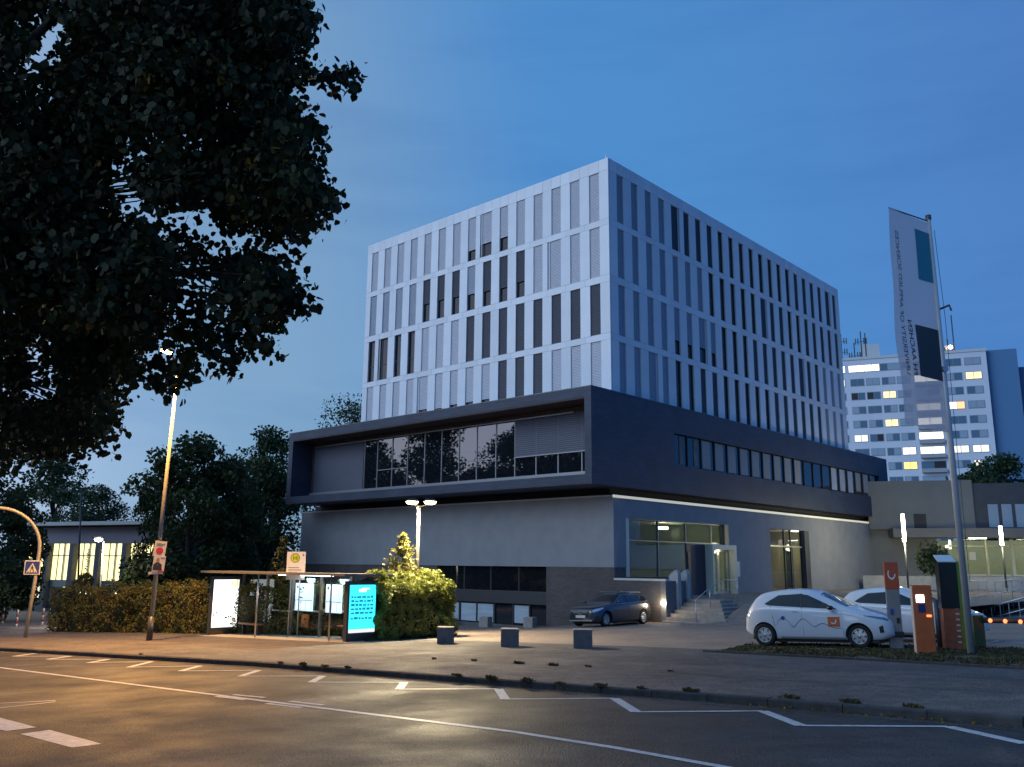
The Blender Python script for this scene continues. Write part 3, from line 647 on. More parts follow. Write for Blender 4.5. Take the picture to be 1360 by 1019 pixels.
# ------------------------------------------------------------------ cars
def chaikin(p, n=2):
    for _ in range(n):
        q = [p[0]]
        for a, b in zip(p[:-1], p[1:]): q += [(a[0]*.75+b[0]*.25, a[1]*.75+b[1]*.25), (a[0]*.25+b[0]*.75, a[1]*.25+b[1]*.75)]
        p = q+[p[-1]]
    return p
def lerp_tab(tab, x):
    if x <= tab[0][0]: return tab[0][1]
    for (a, va), (b, vb) in zip(tab[:-1], tab[1:]):
        if x <= b: t = (x-a)/(b-a); return va+(vb-va)*t
    return tab[-1][1]
def smooth_tab(tab, n=2): return chaikin(tab, n)
class CarShape:
    def __init__(s, L, top, belt, half, bottom, roofw):
        s.L = L; s.top = smooth_tab(top); s.belt = smooth_tab(belt); s.half = smooth_tab(half); s.bot = bottom; s.roofw = roofw; s.cache = {}
    def section(s, x):
        k = round(x, 3)
        if k in s.cache: return s.cache[k]
        zt, zb, w, z0 = lerp_tab(s.top, x), lerp_tab(s.belt, x), lerp_tab(s.half, x), lerp_tab(s.bot, x)
        zb = min(zb, zt-.05); g = min(1, max(0, (zt-zb-.05)/.40)); wt = (w-.07)*(1-g)+s.roofw*g; zm = z0+(zb-z0)*.52
        p = [(0, z0), (w-.12, z0), (w-.03, z0+.05), (w, zm), (w-.012, zb-.10), (w-.035, zb), (wt+(.03 if g > .5 else .0), zt-.075*g-.03), (wt-.10, zt-.012), (wt*.5, zt+.012*g), (0, zt+.02*g)]
        s.cache[k] = chaikin(p, 2); return s.cache[k]
    def W(s, x, z):
        p = s.section(x); best = 0
        for (ya, za), (yb, zb) in zip(p[:-1], p[1:]):
            if min(za, zb)-1e-6 <= z <= max(za, zb)+1e-6:
                t = 0 if abs(zb-za) < 1e-6 else (z-za)/(zb-za); best = max(best, ya+(yb-ya)*t)
        return best
    def body(s, n=64):
        xs = [s.L*(.5-.5*math.cos(math.pi*i/n)) for i in range(n+1)]; mb = MB(); m = None
        for x in xs:
            h = s.section(x); ring = [(x, y, z) for y, z in h]+[(x, -y, z) for y, z in h[-2:0:-1]]; m = len(ring); mb.v += ring
        mb.f = [(i*m+k, i*m+(k+1) % m, (i+1)*m+(k+1) % m, (i+1)*m+k) for i in range(n) for k in range(m)]+[tuple(range(m-1, -1, -1)), tuple(n*m+k for k in range(m))]
        return mb
    def side_patch(s, poly, side, off=.005, res=.05):
        """patch of the body side bounded by a polygon in (x,z)"""
        mb = MB(); xs = sorted({p[0] for p in poly}); x0, x1 = xs[0], xs[-1]; n = max(1, int((x1-x0)/res))
        cuts = sorted(set([x0+(x1-x0)*i/n for i in range(n+1)]+xs))
        def span(x):
            zz = []
            for a, b in zip(poly, poly[1:]+poly[:1]):
                if min(a[0], b[0])-1e-7 <= x <= max(a[0], b[0])+1e-7:
                    if abs(a[0]-b[0]) < 1e-7: zz += [a[1], b[1]]
                    else: zz.append(a[1]+(b[1]-a[1])*(x-a[0])/(b[0]-a[0]))
            return min(zz), max(zz)
        k = 6
        for x in cuts:
            za, zb = span(x)
            for j in range(k+1): z = za+(zb-za)*j/k; mb.v.append((x, side*(s.W(x, z)+off), z))
        mb.f = [(i*(k+1)+j, (i+1)*(k+1)+j, (i+1)*(k+1)+j+1, i*(k+1)+j+1) for i in range(len(cuts)-1) for j in range(k)]
        return mb
    def top_patch(s, xa, xb, wa, wb, off=.006, n=14, k=10):
        """patch on the upper surface between stations xa and xb with half widths wa, wb"""
        mb = MB()
        def ztop(x, y):
            p = s.section(x); y = abs(y)
            for (ya, za), (yb, zb) in zip(p[::-1][:-1], p[::-1][1:]):
                if ya-1e-9 <= y <= yb+1e-9: return za+(zb-za)*((y-ya)/(yb-ya) if yb > ya else 0)
            return p[-1][1]
        for i in range(n+1):
            x = xa+(xb-xa)*i/n; w = wa+(wb-wa)*i/n
            for j in range(k+1): y = -w+2*w*j/k; mb.v.append((x, y, ztop(x, y)+off))
        mb.f = [(i*(k+1)+j, (i+1)*(k+1)+j, (i+1)*(k+1)+j+1, i*(k+1)+j+1) for i in range(n) for j in range(k)]
        return mb
def cut_arches(o, xs, r, zc, half):
    for x in xs:
        me = MB().lathe([(0, -half), (r, -half), (r, half), (0, half)], 28, Matrix.Translation((x, 0, zc)) @ Matrix.Rotation(R(90), 4, 'X')).mesh('cut', None)
        bm = bmesh.new(); bm.from_mesh(me); bmesh.ops.remove_doubles(bm, verts=bm.verts, dist=1e-5); bmesh.ops.recalc_face_normals(bm, faces=bm.faces); bm.to_mesh(me); bm.free()
        c = bpy.data.objects.new('cut', me); COL.objects.link(c)
        md = o.modifiers.new('b', 'BOOLEAN'); md.operation = 'DIFFERENCE'; md.solver = 'EXACT'; md.object = c
        dg = bpy.context.evaluated_depsgraph_get(); nm = bpy.data.meshes.new_from_object(o.evaluated_get(dg)); o.modifiers.clear(); o.data = nm; bpy.data.objects.remove(c)
    for p in o.data.polygons: p.use_smooth = True
    o.data.set_sharp_from_angle(angle=R(38))
M_rim = mat('alloy_rim', (.55, .55, .57), .35, metal=.7, var=.05)
M_blk = mat('black_plastic', (.02, .02, .022), .5, var=0)
M_cglass = glass('car_glass', (.012, .014, .018), 0, 1.7, .03)
M_lens = mat('lamp_lens', (.55, .57, .6), .08, metal=.4, var=0, coat=1)
M_red = mat('red_lens', (.30, .015, .01), .15, var=0, coat=.6)
def wheel(root, x, y, r, w, spokes, style):
    s = 1 if y > 0 else -1
    T = Matrix.Translation((x, y, r)) @ Matrix.Rotation(R(-90*s), 4, 'X')
    t = MB().lathe([(r*.62, -w/2), (r*.9, -w/2), (r*.985, -w/2+.025), (r, -w/4), (r, w/4), (r*.985, w/2-.025), (r*.9, w/2), (r*.66, w/2-.005), (r*.64, w/2-.05)], 36, T).build('tyre', M_tyre, root, True)
    mb = MB(); mb.lathe([(r*.64, w/2-.10), (r*.66, w/2-.005), (r*.60, w/2-.006), (r*.585, w/2-.09)], 36, T)
    mb.lathe([(.001, w/2-.012), (r*.17, w/2-.016), (r*.17, w/2-.05)], 18, T)
    for k in range(spokes):
        a = k*2*math.pi/spokes; Q = T @ Matrix.Rotation(a, 4, 'Z')
        if style == 'cap': mb.add([Q @ Vector(v) for v in ((r*.15, -r*.13, w/2-.02), (r*.61, -r*.17, w/2-.028), (r*.61, r*.17, w/2-.028), (r*.15, r*.13, w/2-.02))], [(0, 1, 2, 3)])
        else: mb.box(r*.14, r*.61, -r*.055, r*.055, w/2-.05, w/2-.018, Q)
    mb.build('rim', M_rim, t, True)
    MB().lathe([(.001, w/2-.07), (r*.6, w/2-.085)], 24, T).build('brake_disc', M_steel_d, t)
def make_car(name, label, cat, shp, paint, wheels, wr, spokes, style, estate, glass_m):
    root = thing(name, label, cat)
    o = shp.body().build('body', paint, root, True); cut_arches(o, wheels, wr+.045, wr+.005, 1.2)
    MB().box(wheels[0]-.45, wheels[0]+.45, -.60, .60, .18, .72).build('wheel_well', M_blk, root); MB().box(wheels[1]-.42, wheels[1]+.42, -.60, .60, .18, .72).build('wheel_well', M_blk, root)
    MB().box(.35, shp.L-.35, -.70, .70, .13, .3).build('underbody', M_blk, root)
    for x in wheels:
        for sd in (1, -1): wheel(root, x, sd*(shp.W(x-.45, .45)-.105), wr, .2, spokes, style)
    return root
# white electric hatchback: x runs from nose to tail
Z = CarShape(4.08,
    [(0, .50), (.01, .66), (.12, .78), (.45, .90), (.95, 1.03), (1.25, 1.15), (1.80, 1.45), (2.2, 1.55), (2.75, 1.565), (3.3, 1.51), (3.62, 1.44), (3.80, 1.22), (3.98, .98), (4.06, .80), (4.08, .55)],
    [(0, .40), (.2, .70), (.9, .93), (1.5, .97), (2.6, 1.03), (3.4, 1.10), (3.9, .98), (4.08, .5)],
    [(0, .50), (.06, .66), (.25, .78), (.6, .845), (1.0, .865), (3.0, .865), (3.5, .845), (3.85, .78), (4.02, .68), (4.08, .55)],
    [(0, .30), (.3, .20), (.8, .19), (3.3, .19), (3.8, .26), (4.08, .38)], .56)
M_wpaint = mat('white_car_paint', (.62, .64, .68), .3, var=.02, scale=3, coat=.7)
zoe = make_car('parked_car', 'white electric hatchback with blue wave drawing and orange square on its doors', 'car', Z, M_wpaint, (.84, 3.43), .31, 7, 'cap', False, M_cglass)
for sd in (1, -1):
    Z.side_patch([(1.36, 1.02), (2.18, 1.40), (2.42, 1.435), (3.02, 1.40), (3.40, 1.17), (3.30, 1.125), (2.4, 1.075)], sd).build('side_window', M_cglass, zoe)
    Z.side_patch([(2.30, 1.06), (2.36, 1.06), (2.40, 1.44), (2.34, 1.44)], sd, .008).build('window_pillar', M_blk, zoe)
    Z.side_patch([(1.60, 1.04), (1.63, 1.04), (1.70, 1.18), (1.67, 1.18)], sd, .008).build('window_pillar', M_blk, zoe)
    for p in ([(1.22, .32), (1.232, .32), (1.262, .95), (1.25, .95)], [(2.30, .30), (2.312, .30), (2.34, 1.05), (2.328, 1.05)], [(3.10, .55), (3.112, .55), (3.22, 1.10), (3.208, 1.10)]):
        Z.side_patch(p, sd, .003).build('door_seam', M_blk, zoe)
    Z.side_patch([(1.15, .20), (2.95, .20), (2.95, .28), (1.15, .28)], sd, .006).build('sill_trim', mat('grey_trim', (.25, .26, .28), .5, var=0), zoe)
    Z.side_patch([(.10, .70), (.22, .74), (.62, .83), (.70, .86), (.50, .845), (.22, .80), (.12, .745)], sd, .006).build('headlight', mat('blue_headlamp', (.10, .18, .32), .08, var=0, coat=1), zoe)
    Z.side_patch([(3.86, .78), (3.99, .80), (3.96, .95), (3.87, .93)], sd, .006).build('tail_light', M_lens, zoe)
    Z.side_patch([(2.42, .94), (2.60, .945), (2.60, .97), (2.42, .965)], sd, .02).build('door_handle', mat('silver_blue', (.4, .43, .5), .4, var=0), zoe)
    MB().lathe([(.001, -.11), (.075, -.07), (.085, 0), (.07, .07), (.001, .10)], 12, Matrix.Translation((1.50, sd*.94, 1.06)) @ Matrix.Rotation(R(90), 4, 'X') @ Matrix.Scale(.75, 4, (0, 1, 0))).build('wing_mirror', M_blk, zoe, True)
    Z.side_patch([(.20, .42), (.30, .40), (.32, .56), (.22, .60)], sd, .006).build('fog_recess', M_blk, zoe)
Z.top_patch(1.12, 1.84, .66, .52).build('windscreen', M_cglass, zoe, True); Z.top_patch(3.63, 3.85, .50, .56).build('rear_window', M_cglass, zoe, True)
MB().box(-.012, .01, -.26, .26, .36, .47).build('number_plate', mat('plate_white', (.6, .6, .58), .5, var=0), zoe)
def copy_tree_label(root, loc, rot, label): return dup(root, loc, rot, label)
zr, zf = gp(1018, 858.5), gp(1143, 861.5)                     # the wheels that face the camera
ax = (zf-zr); ax.z = 0; ax.normalize(); inn = Vector((-ax.y, ax.x, 0))
def set_car(root, p_front, fwd, lat, xw, halfw):
    """p_front: ground point of the front wheel on the camera side; fwd: driving direction"""
    X = -fwd; yaw = math.atan2(X.y, X.x); M = Matrix.Rotation(yaw, 3, 'Z'); nrm = Vector((-.025, .026, 1)).normalized()
    q = Vector((0, 0, 1)).rotation_difference(nrm); root.rotation_euler = (q.to_matrix() @ M).to_euler()
    o = p_front+inn_of(fwd, lat)*halfw; o = o-X*xw; root.location = (o.x, o.y, G(o.x, o.y)+.004)
def inn_of(fwd, lat): return Vector((-fwd.y, fwd.x, 0))*lat
zfm = (zf+zr)/2+ax*1.295
set_car(zoe, zfm, ax, 1, .84, .78)
zoe2 = dup(zoe, zoe.location, None, 'second white hatchback, mostly hidden behind the one with the drawing')
o2 = Vector(zoe.location)+inn*2.9+ax*1.75; zoe2.location = (o2.x, o2.y, G(o2.x, o2.y)+.004)
zoe['group'] = zoe2['group'] = 'white hatchbacks at the charging posts'
# door art on the near car only
M_navy = mat('navy_print', (.03, .05, .16), .4, var=0); M_orange = mat('orange_print', (.55, .12, .03), .4, var=.05)
sdv = 1 if (Matrix.Rotation(zoe.rotation_euler.z, 3, 'Z') @ Vector((0, 1, 0))).dot(Vector((0, -1, 0))) > 0 else -1
wv = [(3.05, .60), (2.98, .74), (2.85, .80), (2.72, .70), (2.62, .56), (2.55, .53), (2.45, .66), (2.33, .77), (2.22, .74), (2.08, .60), (1.98, .54), (1.86, .62), (1.74, .65), (1.6, .58), (1.45, .52), (1.28, .52)]
mb = MB(); wv = chaikin(wv, 2)
for a, b in zip(wv[:-1], wv[1:]):
    vs = [(x, sdv*(Z.W(x, z)+.007), z) for x, z in ((a[0], a[1]-.008), (b[0], b[1]-.008), (b[0], b[1]+.008), (a[0], a[1]+.008))]; mb.add(vs, [(0, 1, 2, 3)])
mb.build('wave_drawing', M_navy, zoe)
Z.side_patch([(1.30, .56), (1.62, .56), (1.62, .82), (1.30, .82)], sdv, .006).build('orange_square', M_orange, zoe)
mb = MB()
for k in range(9):
    a0, a1 = R(150+k*20), R(150+(k+1)*20)
    vs = [(1.47+math.cos(a)*r, sdv*(Z.W(1.47, .69)+.012), .71+math.sin(a)*r) for a, r in ((a0, .055), (a1, .055), (a1, .085), (a0, .085))]; mb.add(vs, [(0, 1, 2, 3)])
mb.build('square_logo', mat('logo_white', (.7, .7, .7), .4, var=0), zoe)
mb = MB().lathe([(.001, 0), (.055, 0)], 14, Matrix.Translation((2.86, sdv*(Z.W(2.86, .78)+.009), .78)) @ Matrix.Rotation(R(90), 4, 'X')); mb.build('blue_dot', mat('blue_print', (.02, .06, .35), .4, var=0), zoe)

# dark estate car
E_ = CarShape(4.62,
    [(0, .48), (.01, .70), (.10, .80), (.45, .89), (1.0, .96), (1.35, 1.02), (1.75, 1.20), (2.15, 1.39), (2.6, 1.46), (3.4, 1.45), (3.95, 1.39), (4.28, 1.26), (4.50, .98), (4.60, .82), (4.62, .5)],
    [(0, .38), (.2, .66), (.9, .86), (1.5, .93), (2.6, .97), (3.6, 1.02), (4.3, .95), (4.62, .45)],
    [(0, .58), (.08, .74), (.3, .83), (.7, .885), (1.1, .905), (3.4, .905), (4.0, .88), (4.4, .80), (4.58, .68), (4.62, .58)],
    [(0, .24), (.4, .19), (.9, .18), (3.8, .18), (4.3, .25), (4.62, .36)], .58)
M_dpaint = mat('dark_blue_paint', (.030, .036, .055), .28, metal=.35, var=.03, coat=1)
mer = make_car('estate_car', 'dark blue estate car parked in front of the planter wall', 'car', E_, M_dpaint, (.80, 3.64), .325, 10, 'spoke', True, M_cglass)
for sd in (1, -1):
    E_.side_patch([(1.52, .985), (2.10, 1.29), (2.45, 1.345), (3.4, 1.335), (4.02, 1.22), (4.12, 1.06), (3.6, 1.04), (2.6, 1.0)], sd).build('side_window', M_cglass, mer)
    for x in (2.45, 3.42): E_.side_patch([(x, 1.0), (x+.07, 1.0), (x+.07, 1.34), (x, 1.34)], sd, .008).build('window_pillar', M_blk, mer)
    E_.side_patch([(1.50, .955), (2.6, .975), (4.1, 1.03), (4.1, 1.05), (2.6, .995), (1.50, .975)], sd, .010).build('chrome_strip', M_steel, mer)
    E_.side_patch([(2.1, 1.30), (2.5, 1.365), (3.4, 1.355), (4.0, 1.24), (4.0, 1.26), (3.4, 1.375), (2.5, 1.385), (2.1, 1.32)], sd, .010).build('chrome_strip', M_steel, mer)
    E_.side_patch([(.06, .62), (.20, .66), (.62, .78), (.60, .83), (.22, .77), (.07, .72)], sd, .006).build('headlight', M_lens, mer)
    E_.side_patch([(4.22, .80), (4.56, .78), (4.50, .95), (4.25, .92)], sd, .006).build('tail_light', M_red, mer)
    for p in ([(1.42, .3), (1.432, .3), (1.45, .95), (1.438, .95)], [(2.46, .3), (2.472, .3), (2.49, .98), (2.478, .98)], [(3.35, .45), (3.362, .45), (3.48, 1.0), (3.468, 1.0)]): E_.side_patch(p, sd, .003).build('door_seam', M_blk, mer)
    for x in (2.2, 3.1): E_.side_patch([(x, .84), (x+.2, .845), (x+.2, .87), (x, .865)], sd, .02).build('door_handle', M_dpaint, mer)
    MB().lathe([(.001, -.12), (.075, -.08), (.085, 0), (.07, .07), (.001, .10)], 12, Matrix.Translation((1.62, sd*.99, 1.04)) @ Matrix.Rotation(R(90), 4, 'X') @ Matrix.Scale(.75, 4, (0, 1, 0))).build('wing_mirror', M_dpaint, mer, True)
    MB().tube([(2.3, sd*.56, 1.49), (3.9, sd*.56, 1.445)], .018, 6).build('roof_rail', M_steel, mer, True)
E_.top_patch(1.42, 2.16, .70, .55).build('windscreen', M_cglass, mer, True); E_.top_patch(4.22, 4.46, .52, .60).build('rear_window', M_cglass, mer, True)
MB().box(-.02, .03, -.42, .42, .55, .70).build('grille', M_blk, mer)
mb = MB(); mb.box(-.028, -.02, -.42, .42, .665, .695); mb.box(-.028, -.02, -.42, -.06, .61, .63); mb.box(-.028, -.02, .06, .42, .61, .63); mb.build('grille_bar', M_steel, mer)
mb = MB(); T = Matrix.Translation((-.03, 0, .62)) @ Matrix.Rotation(R(90), 4, 'Y'); mb.lathe([(.075, 0), (.09, .004), (.09, -.01), (.075, -.01)], 24, T)
for a in (90, 210, 330): mb.tube([T @ Vector((0, 0, -.004)), T @ Vector((-math.sin(R(a))*.08, math.cos(R(a))*.08, -.004))], .009, 6)
mb.build('star_badge', M_steel, mer)
MB().box(-.025, 0, -.26, .26, .40, .51).build('number_plate', MATS['plate_white'], mer)
mb = MB(); mb.box(-.01, .03, -.62, .62, .26, .30); mb.build('bumper_trim', M_steel, mer)
for sd in (1, -1): E_.side_patch([(.05, .36), (.20, .34), (.26, .46), (.08, .50)], sd, .006).build('air_intake', M_blk, mer)
mfw = -VR3
mpos = gp(806, 832.5); set_car(mer, Vector((mpos.x, mpos.y, 0)), mfw, -1, .80, .82)
# ------------------------------------------------------------------ street furniture
for i, (px, py, lab) in enumerate(((590, 855.5, 'dark stone cube nearest the round bush, left of three in front'), (676, 859.5, 'middle one of the three dark stone cubes at the pavement edge'), (774, 861.5, 'dark stone cube in front of the estate car, right of three'))):
    p = gp(px, py); c = thing('stone_cube', lab, 'bollard', (p.x+.02, p.y+.27, G(p.x, p.y+.27)-.02), R((4, 1, -3)[i]), 'dark stone cubes')
    MB().box(-.275, .275, -.275, .275, 0, .535).build('block', M_conc_d, c, bevel=.015); MB().box(-.27, .27, -.27, .27, .536, .552).build('cap', mat('pale_cap', (.20, .19, .18), .85, var=.2, scale=9), c)  # thin cube top, coloured paler than the block
for i, (px, py, lab) in enumerate(((592, 831, 'pale stone cube half hidden behind the bush edge'), (645, 833, 'pale stone cube in front of the white-screened basement windows'), (704, 834, 'pale stone cube in front of the basement window near the brick pier'))):
    p = gp(px, py); c = thing('pale_stone_cube', lab, 'bollard', (p.x, p.y, p.z-.02), R(-28), 'pale stone cubes')
    MB().box(-.27, .27, -.27, .27, 0, .56).build('block', mat('pale_concrete', (.36, .31, .27), .85, var=.15, scale=6), c, bevel=.015)
# --- sodium street lamp on the left
lb = gp(198, 851); SOD = (1, .47, .095)
lt = at_y(236, 492, lb.y-.1)-lb; la = at_y(222, 467, lb.y-1.0)-lb
sl = thing('street_lamp', 'tall steel street lamp glowing orange behind the tree branches', 'street lamp', lb)
MB().tube([(0, 0, -.1), (lt.x*.5, lt.y*.5, lt.z*.5), tuple(lt)], [.09, .075, .05], 12).build('pole', mat('weathered_pole', (.20, .19, .18), .7, var=.15, scale=8), sl, True)
MB().tube([(0, 0, -.1), (.01, 0, .9)], [.115, .11], 12).build('base_sleeve', M_steel_d, sl, True)
MB().tube([tuple(lt), tuple(lt*.45+la*.55+Vector((0, 0, .25))), tuple(la+Vector((0, 0, .1)))], .035, 8).build('arm', M_steel, sl, True)
d_ = (la-lt); d_.z = 0; d_.normalize(); Ml = Matrix.Translation(la) @ Matrix.Rotation(math.atan2(d_.y, d_.x), 4, 'Z')
hd = MB().box(-.35, .35, -.14, .14, .02, .14, Ml).build('lamp_head', M_steel_d, sl, bevel=.03)
MB().box(-.26, .28, -.10, .10, -.05, .015, Ml).build('lens', emis('sodium_glow', (1, .62, .18), 30), hd)
spot('street_lamp_light', la+Vector((0, 0, -.12)), SOD, 6200, 150, .6, .15, sl, (-.30, -.34, -1))
# placards cable-tied to its pole
M_card = mat('placard_white', (.55, .50, .48), .6, var=.05)
lab_dir = ray(212, 735); yaw = math.atan2(lab_dir[0], lab_dir[1])
def placard(px, py, w, h, tilt, name, label, marks):
    p = at_y(px, py, lb.y-.14); t = thing(name, label, 'poster', p, 0, rot=(0, R(tilt), -yaw))
    MB().box(-w/2, w/2, -.012, .012, -h/2, h/2).build('board', M_card, t)
    for nm, m, pts in marks: MB().prism([(x*w, -.013, z*h) for x, z in pts], (0, -.003, 0)).build(nm, m, t)
    return t
def ell(cx, cz, rx, rz, n=16): return [(cx+rx*math.cos(2*math.pi*k/n), cz+rz*math.sin(2*math.pi*k/n)) for k in range(n)]
M_red_p = mat('red_print', (.45, .03, .04), .6, var=.1); M_suit = mat('dark_suit_print', (.02, .022, .03), .6, var=0); M_skin = mat('face_print', (.30, .18, .13), .6, var=0); M_grey_p = mat('grey_print', (.2, .2, .2), .6, var=0)
placard(212.5, 729, .44, .60, 6, 'event_placard', 'white placard with red emblem tied to the lamp post, upper of two', [('red_emblem', M_red_p, ell(0, -.12, .30, .22)), ('print_line', M_grey_p, [(-.35, .30), (.35, .30), (.35, .34), (-.35, .34)]), ('print_line', M_grey_p, [(-.35, .20), (.2, .20), (.2, .23), (-.35, .23)])])
placard(211, 749, .44, .62, 4, 'portrait_placard', 'placard with a person in a dark suit tied below the red emblem placard', [('face', M_skin, ell(-.12, .22, .14, .15)), ('suit', M_suit, [(-.46, -.40), (.32, -.40), (.24, -.02), (.0, .08), (-.24, .08), (-.44, -.05)]), ('shirt', M_card, [(-.16, -.02), (-.12, -.25), (-.06, -.02)]), ('slogan_bar', M_grey_p, [(.10, .36), (.44, .36), (.44, .40), (.10, .40)]), ('foot_bar', M_red_p, [(.0, -.5), (.5, -.5), (.5, -.40), (.0, -.40)])])
placard(206.5, 761, .52, .10, -2, 'strap_placard', 'narrow white strip fixed crosswise on the lamp post under the placards', [])
# --- zebra crossing sign on a curved pole
cb = gp(33, 847); cs = thing('crossing_sign', 'blue and white pedestrian crossing sign on a curved pole', 'road sign', cb)
dn = Vector((-.80, -.55, 0)).normalized()
arc = [Vector((0, 0, -.1)), Vector((.16, 0, 2.5))]+[Vector((.20, 0, 3.75))+dn*(1.75-1.75*math.cos(R(a)))+Vector((0, 0, 1.75*math.sin(R(a)))) for a in range(0, 91, 10)]+[Vector((.2, 0, 5.5))+dn*4.2]
MB().tube(arc, .075, 12).build('pole', mat('yellowed_steel', (.42, .40, .34), .5, metal=.3, var=.15), cs, True)
q = at_y(43, 754, cb.y-.12)-cb; Ms = Matrix.Translation(q) @ Matrix.Rotation(R(12), 4, 'Z')
bd = MB().box(-.33, .33, -.015, .015, -.31, .31, Ms).build('sign_plate', mat('sign_white', (.65, .63, .6), .5, var=.03), cs, bevel=.02)
MB().box(-.285, .285, -.019, -.0155, -.265, .265, Ms).build('blue_field', mat('sign_blue', (.02, .06, .30), .5, var=0), bd)
MB().prism([Ms @ Vector(v) for v in ((-.23, -.020, -.21), (.23, -.020, -.21), (0, -.020, .20))], Ms.to_3x3() @ Vector((0, -.003, 0))).build('white_triangle', MATS['sign_white'], bd)
mb = MB(); mb.prism([Ms @ Vector((x, -.024, z)) for x, z in ell(.0, .07, .028, .032)], Ms.to_3x3() @ Vector((0, -.003, 0)))
for pts in (((-.03, .04), (.03, .04), (.035, -.06), (-.03, -.06)), ((-.03, -.05), (.01, -.05), (-.06, -.15), (-.10, -.15)), ((.0, -.05), (.035, -.05), (.09, -.15), (.05, -.15)), ((.02, .03), (.09, -.03), (.08, -.05), (.02, .0)), ((-.02, .03), (-.09, -.04), (-.08, -.055), (-.02, .0))):
    mb.prism([Ms @ Vector((x, -.024, z)) for x, z in pts], Ms.to_3x3() @ Vector((0, -.003, 0)))
for k in range(4): mb.prism([Ms @ Vector((x, -.024, z)) for x, z in ((-.17+k*.1, -.20), (-.12+k*.1, -.20), (-.12+k*.1, -.165), (-.17+k*.1, -.165))], Ms.to_3x3() @ Vector((0, -.003, 0)))
mb.build('walking_figure', M_suit, bd)
# --- striped bollards at the far left
M_rw = mat('bollard_white', (.55, .52, .5), .6, var=.05); M_rr = mat('bollard_red', (.40, .05, .03), .6, var=.05)
for px, py, lab in ((3, 829, 'red and white bollard at the left picture edge'), (21.5, 833, 'thicker red and white bollard left of the curved crossing pole'), (56, 830, 'red and white bollard between crossing pole and hedge')):
    p = gp(px, py); t = thing('bollard', lab, 'bollard', p, 0, 'red and white bollards')
    for k in range(5): MB().tube([(0, 0, -.05 if k == 0 else k*.19), (0, 0, (k+1)*.19)], .055, 10).build('stripe', M_rw if k % 2 == 0 else M_rr, t, True)
    MB().lathe([(.055, .95), (.04, .99), (.001, 1.0)], 10).build('cap', M_rw, t, True)
# --- bus shelter
RF, LF = gp(457, 853), gp(271, 844)
ex = Vector((RF.x-LF.x, RF.y-LF.y, 0)); SL = min(ex.length, 10.4); ex.normalize(); sy = math.atan2(ex.y, ex.x)
so = RF-ex*SL; so.z = 0
bs = thing('bus_shelter', 'glass bus shelter with lit advert panels at both ends', 'bus shelter', (so.x, so.y, (G(so.x, so.y)+G(RF.x, RF.y))/2), sy)
slope = (G(RF.x, RF.y)-G(so.x, so.y))/SL
zg = lambda x: (x-SL/2)*slope
M_sh = mat('shelter_steel', (.15, .145, .135), .5, metal=.2, var=.06); M_shd = mat('shelter_dark', (.05, .05, .05), .5, var=.05)
H_ = 2.42; Dp = 1.7
nseg = 6
for k in range(nseg):
    a, b = -.25+(SL+.5)*k/nseg, -.25+(SL+.5)*(k+1)/nseg
    MB().prism([(a+.01, -.25, H_), (b-.01, -.25, H_), (b-.01, -.25, H_+.09), (a+.01, -.25, H_+.09)], (0, Dp+.45, -.02)).build('roof_panel', M_sh, bs)
posts = [SL*k/5 for k in range(6)]
for k, x in enumerate(posts): MB().box(x-.055, x+.055, Dp-.055, Dp+.055, zg(x)-.05, H_-.03).build('post', M_sh, bs)
for x in (SL*.40, SL*.90): MB().tube([(x, .05, zg(x)-.05), (x, .05, H_)], .035, 10).build('front_post', M_steel, bs, True)
for k in range(5):
    a, b = posts[k], posts[k+1]; za = zg((a+b)/2)
    MB().box(a+.06, b-.06, Dp-.008, Dp+.008, za+.28, H_-.15).build('glass_pane', M_glass_clear, bs)
    MB().box(a+.056, b-.056, Dp-.02, Dp+.02, za+.95, za+1.02).build('rail', M_steel, bs)
# advert panels at the ends
def advert(x, faces, y0, y1, posterm, prints, nm):
    fr = MB().box(x-.09, x+.09, y0, y1, zg(x)-.05, 2.25).build(nm, M_shd, bs)
    s = 1 if faces > 0 else -1; xf = x+s*.092
    po = MB().box(min(xf, xf+s*.012), max(xf, xf+s*.012), y0+.09, y1-.09, zg(x)+.42, 2.12).build('poster', posterm, fr)
    MB().box(min(xf, xf+s*.014), max(xf, xf+s*.014), y0+.09, y1-.09, zg(x)+.30, zg(x)+.415).build('footer', mat('footer_grey', (.5, .5, .5), .5, emit=(.75, .78, .8), estr=.4, var=0), fr)
    for pm, u0, u1, v0, v1 in prints:
        ya, yb = y0+.09+(y1-y0-.18)*u0, y0+.09+(y1-y0-.18)*u1; z0, z1 = zg(x)+.42, 2.12
        MB().box(min(xf+s*.013, xf+s*.016), max(xf+s*.013, xf+s*.016), ya, yb, z0+(z1-z0)*v0, z0+(z1-z0)*v1).build('print', pm, po)
M_wp = emis('white_backlit', (.88, .95, 1), .8); M_cp = emis('cyan_backlit', (.03, .58, .76), .75)
ink = mat('ink_grey', (.12, .12, .13), .6, var=0); ink_l = emis('ink_pale', (.7, .75, .8), .55); ink_y = emis('ink_yellow', (.75, .55, .12), .7); ink_o = emis('ink_orange', (.75, .35, .2), .6); ink_c = emis('ink_teal', (.01, .20, .30), .3)
rr = random.Random(3)
pr_ = [(ink_y, .70, .78, .86, .97), (ink_y, .80, .86, .82, .95), (ink_y, .88, .97, .84, 1), (ink_y, .74, .77, .76, .85), (ink_o, .70, .92, .08, .11), (ink_o, .74, .90, .13, .155), (ink, .03, .10, .20, .24), (ink, .12, .20, .26, .29), (ink, .05, .18, .14, .16), (ink, .50, .60, .13, .17), (ink, .62, .68, .15, .19), (ink, .05, .16, .03, .045)]
for k in range(6): pr_.append((ink_l, .22, .22+rr.uniform(.3, .5), .55+.05*k, .565+.05*k))
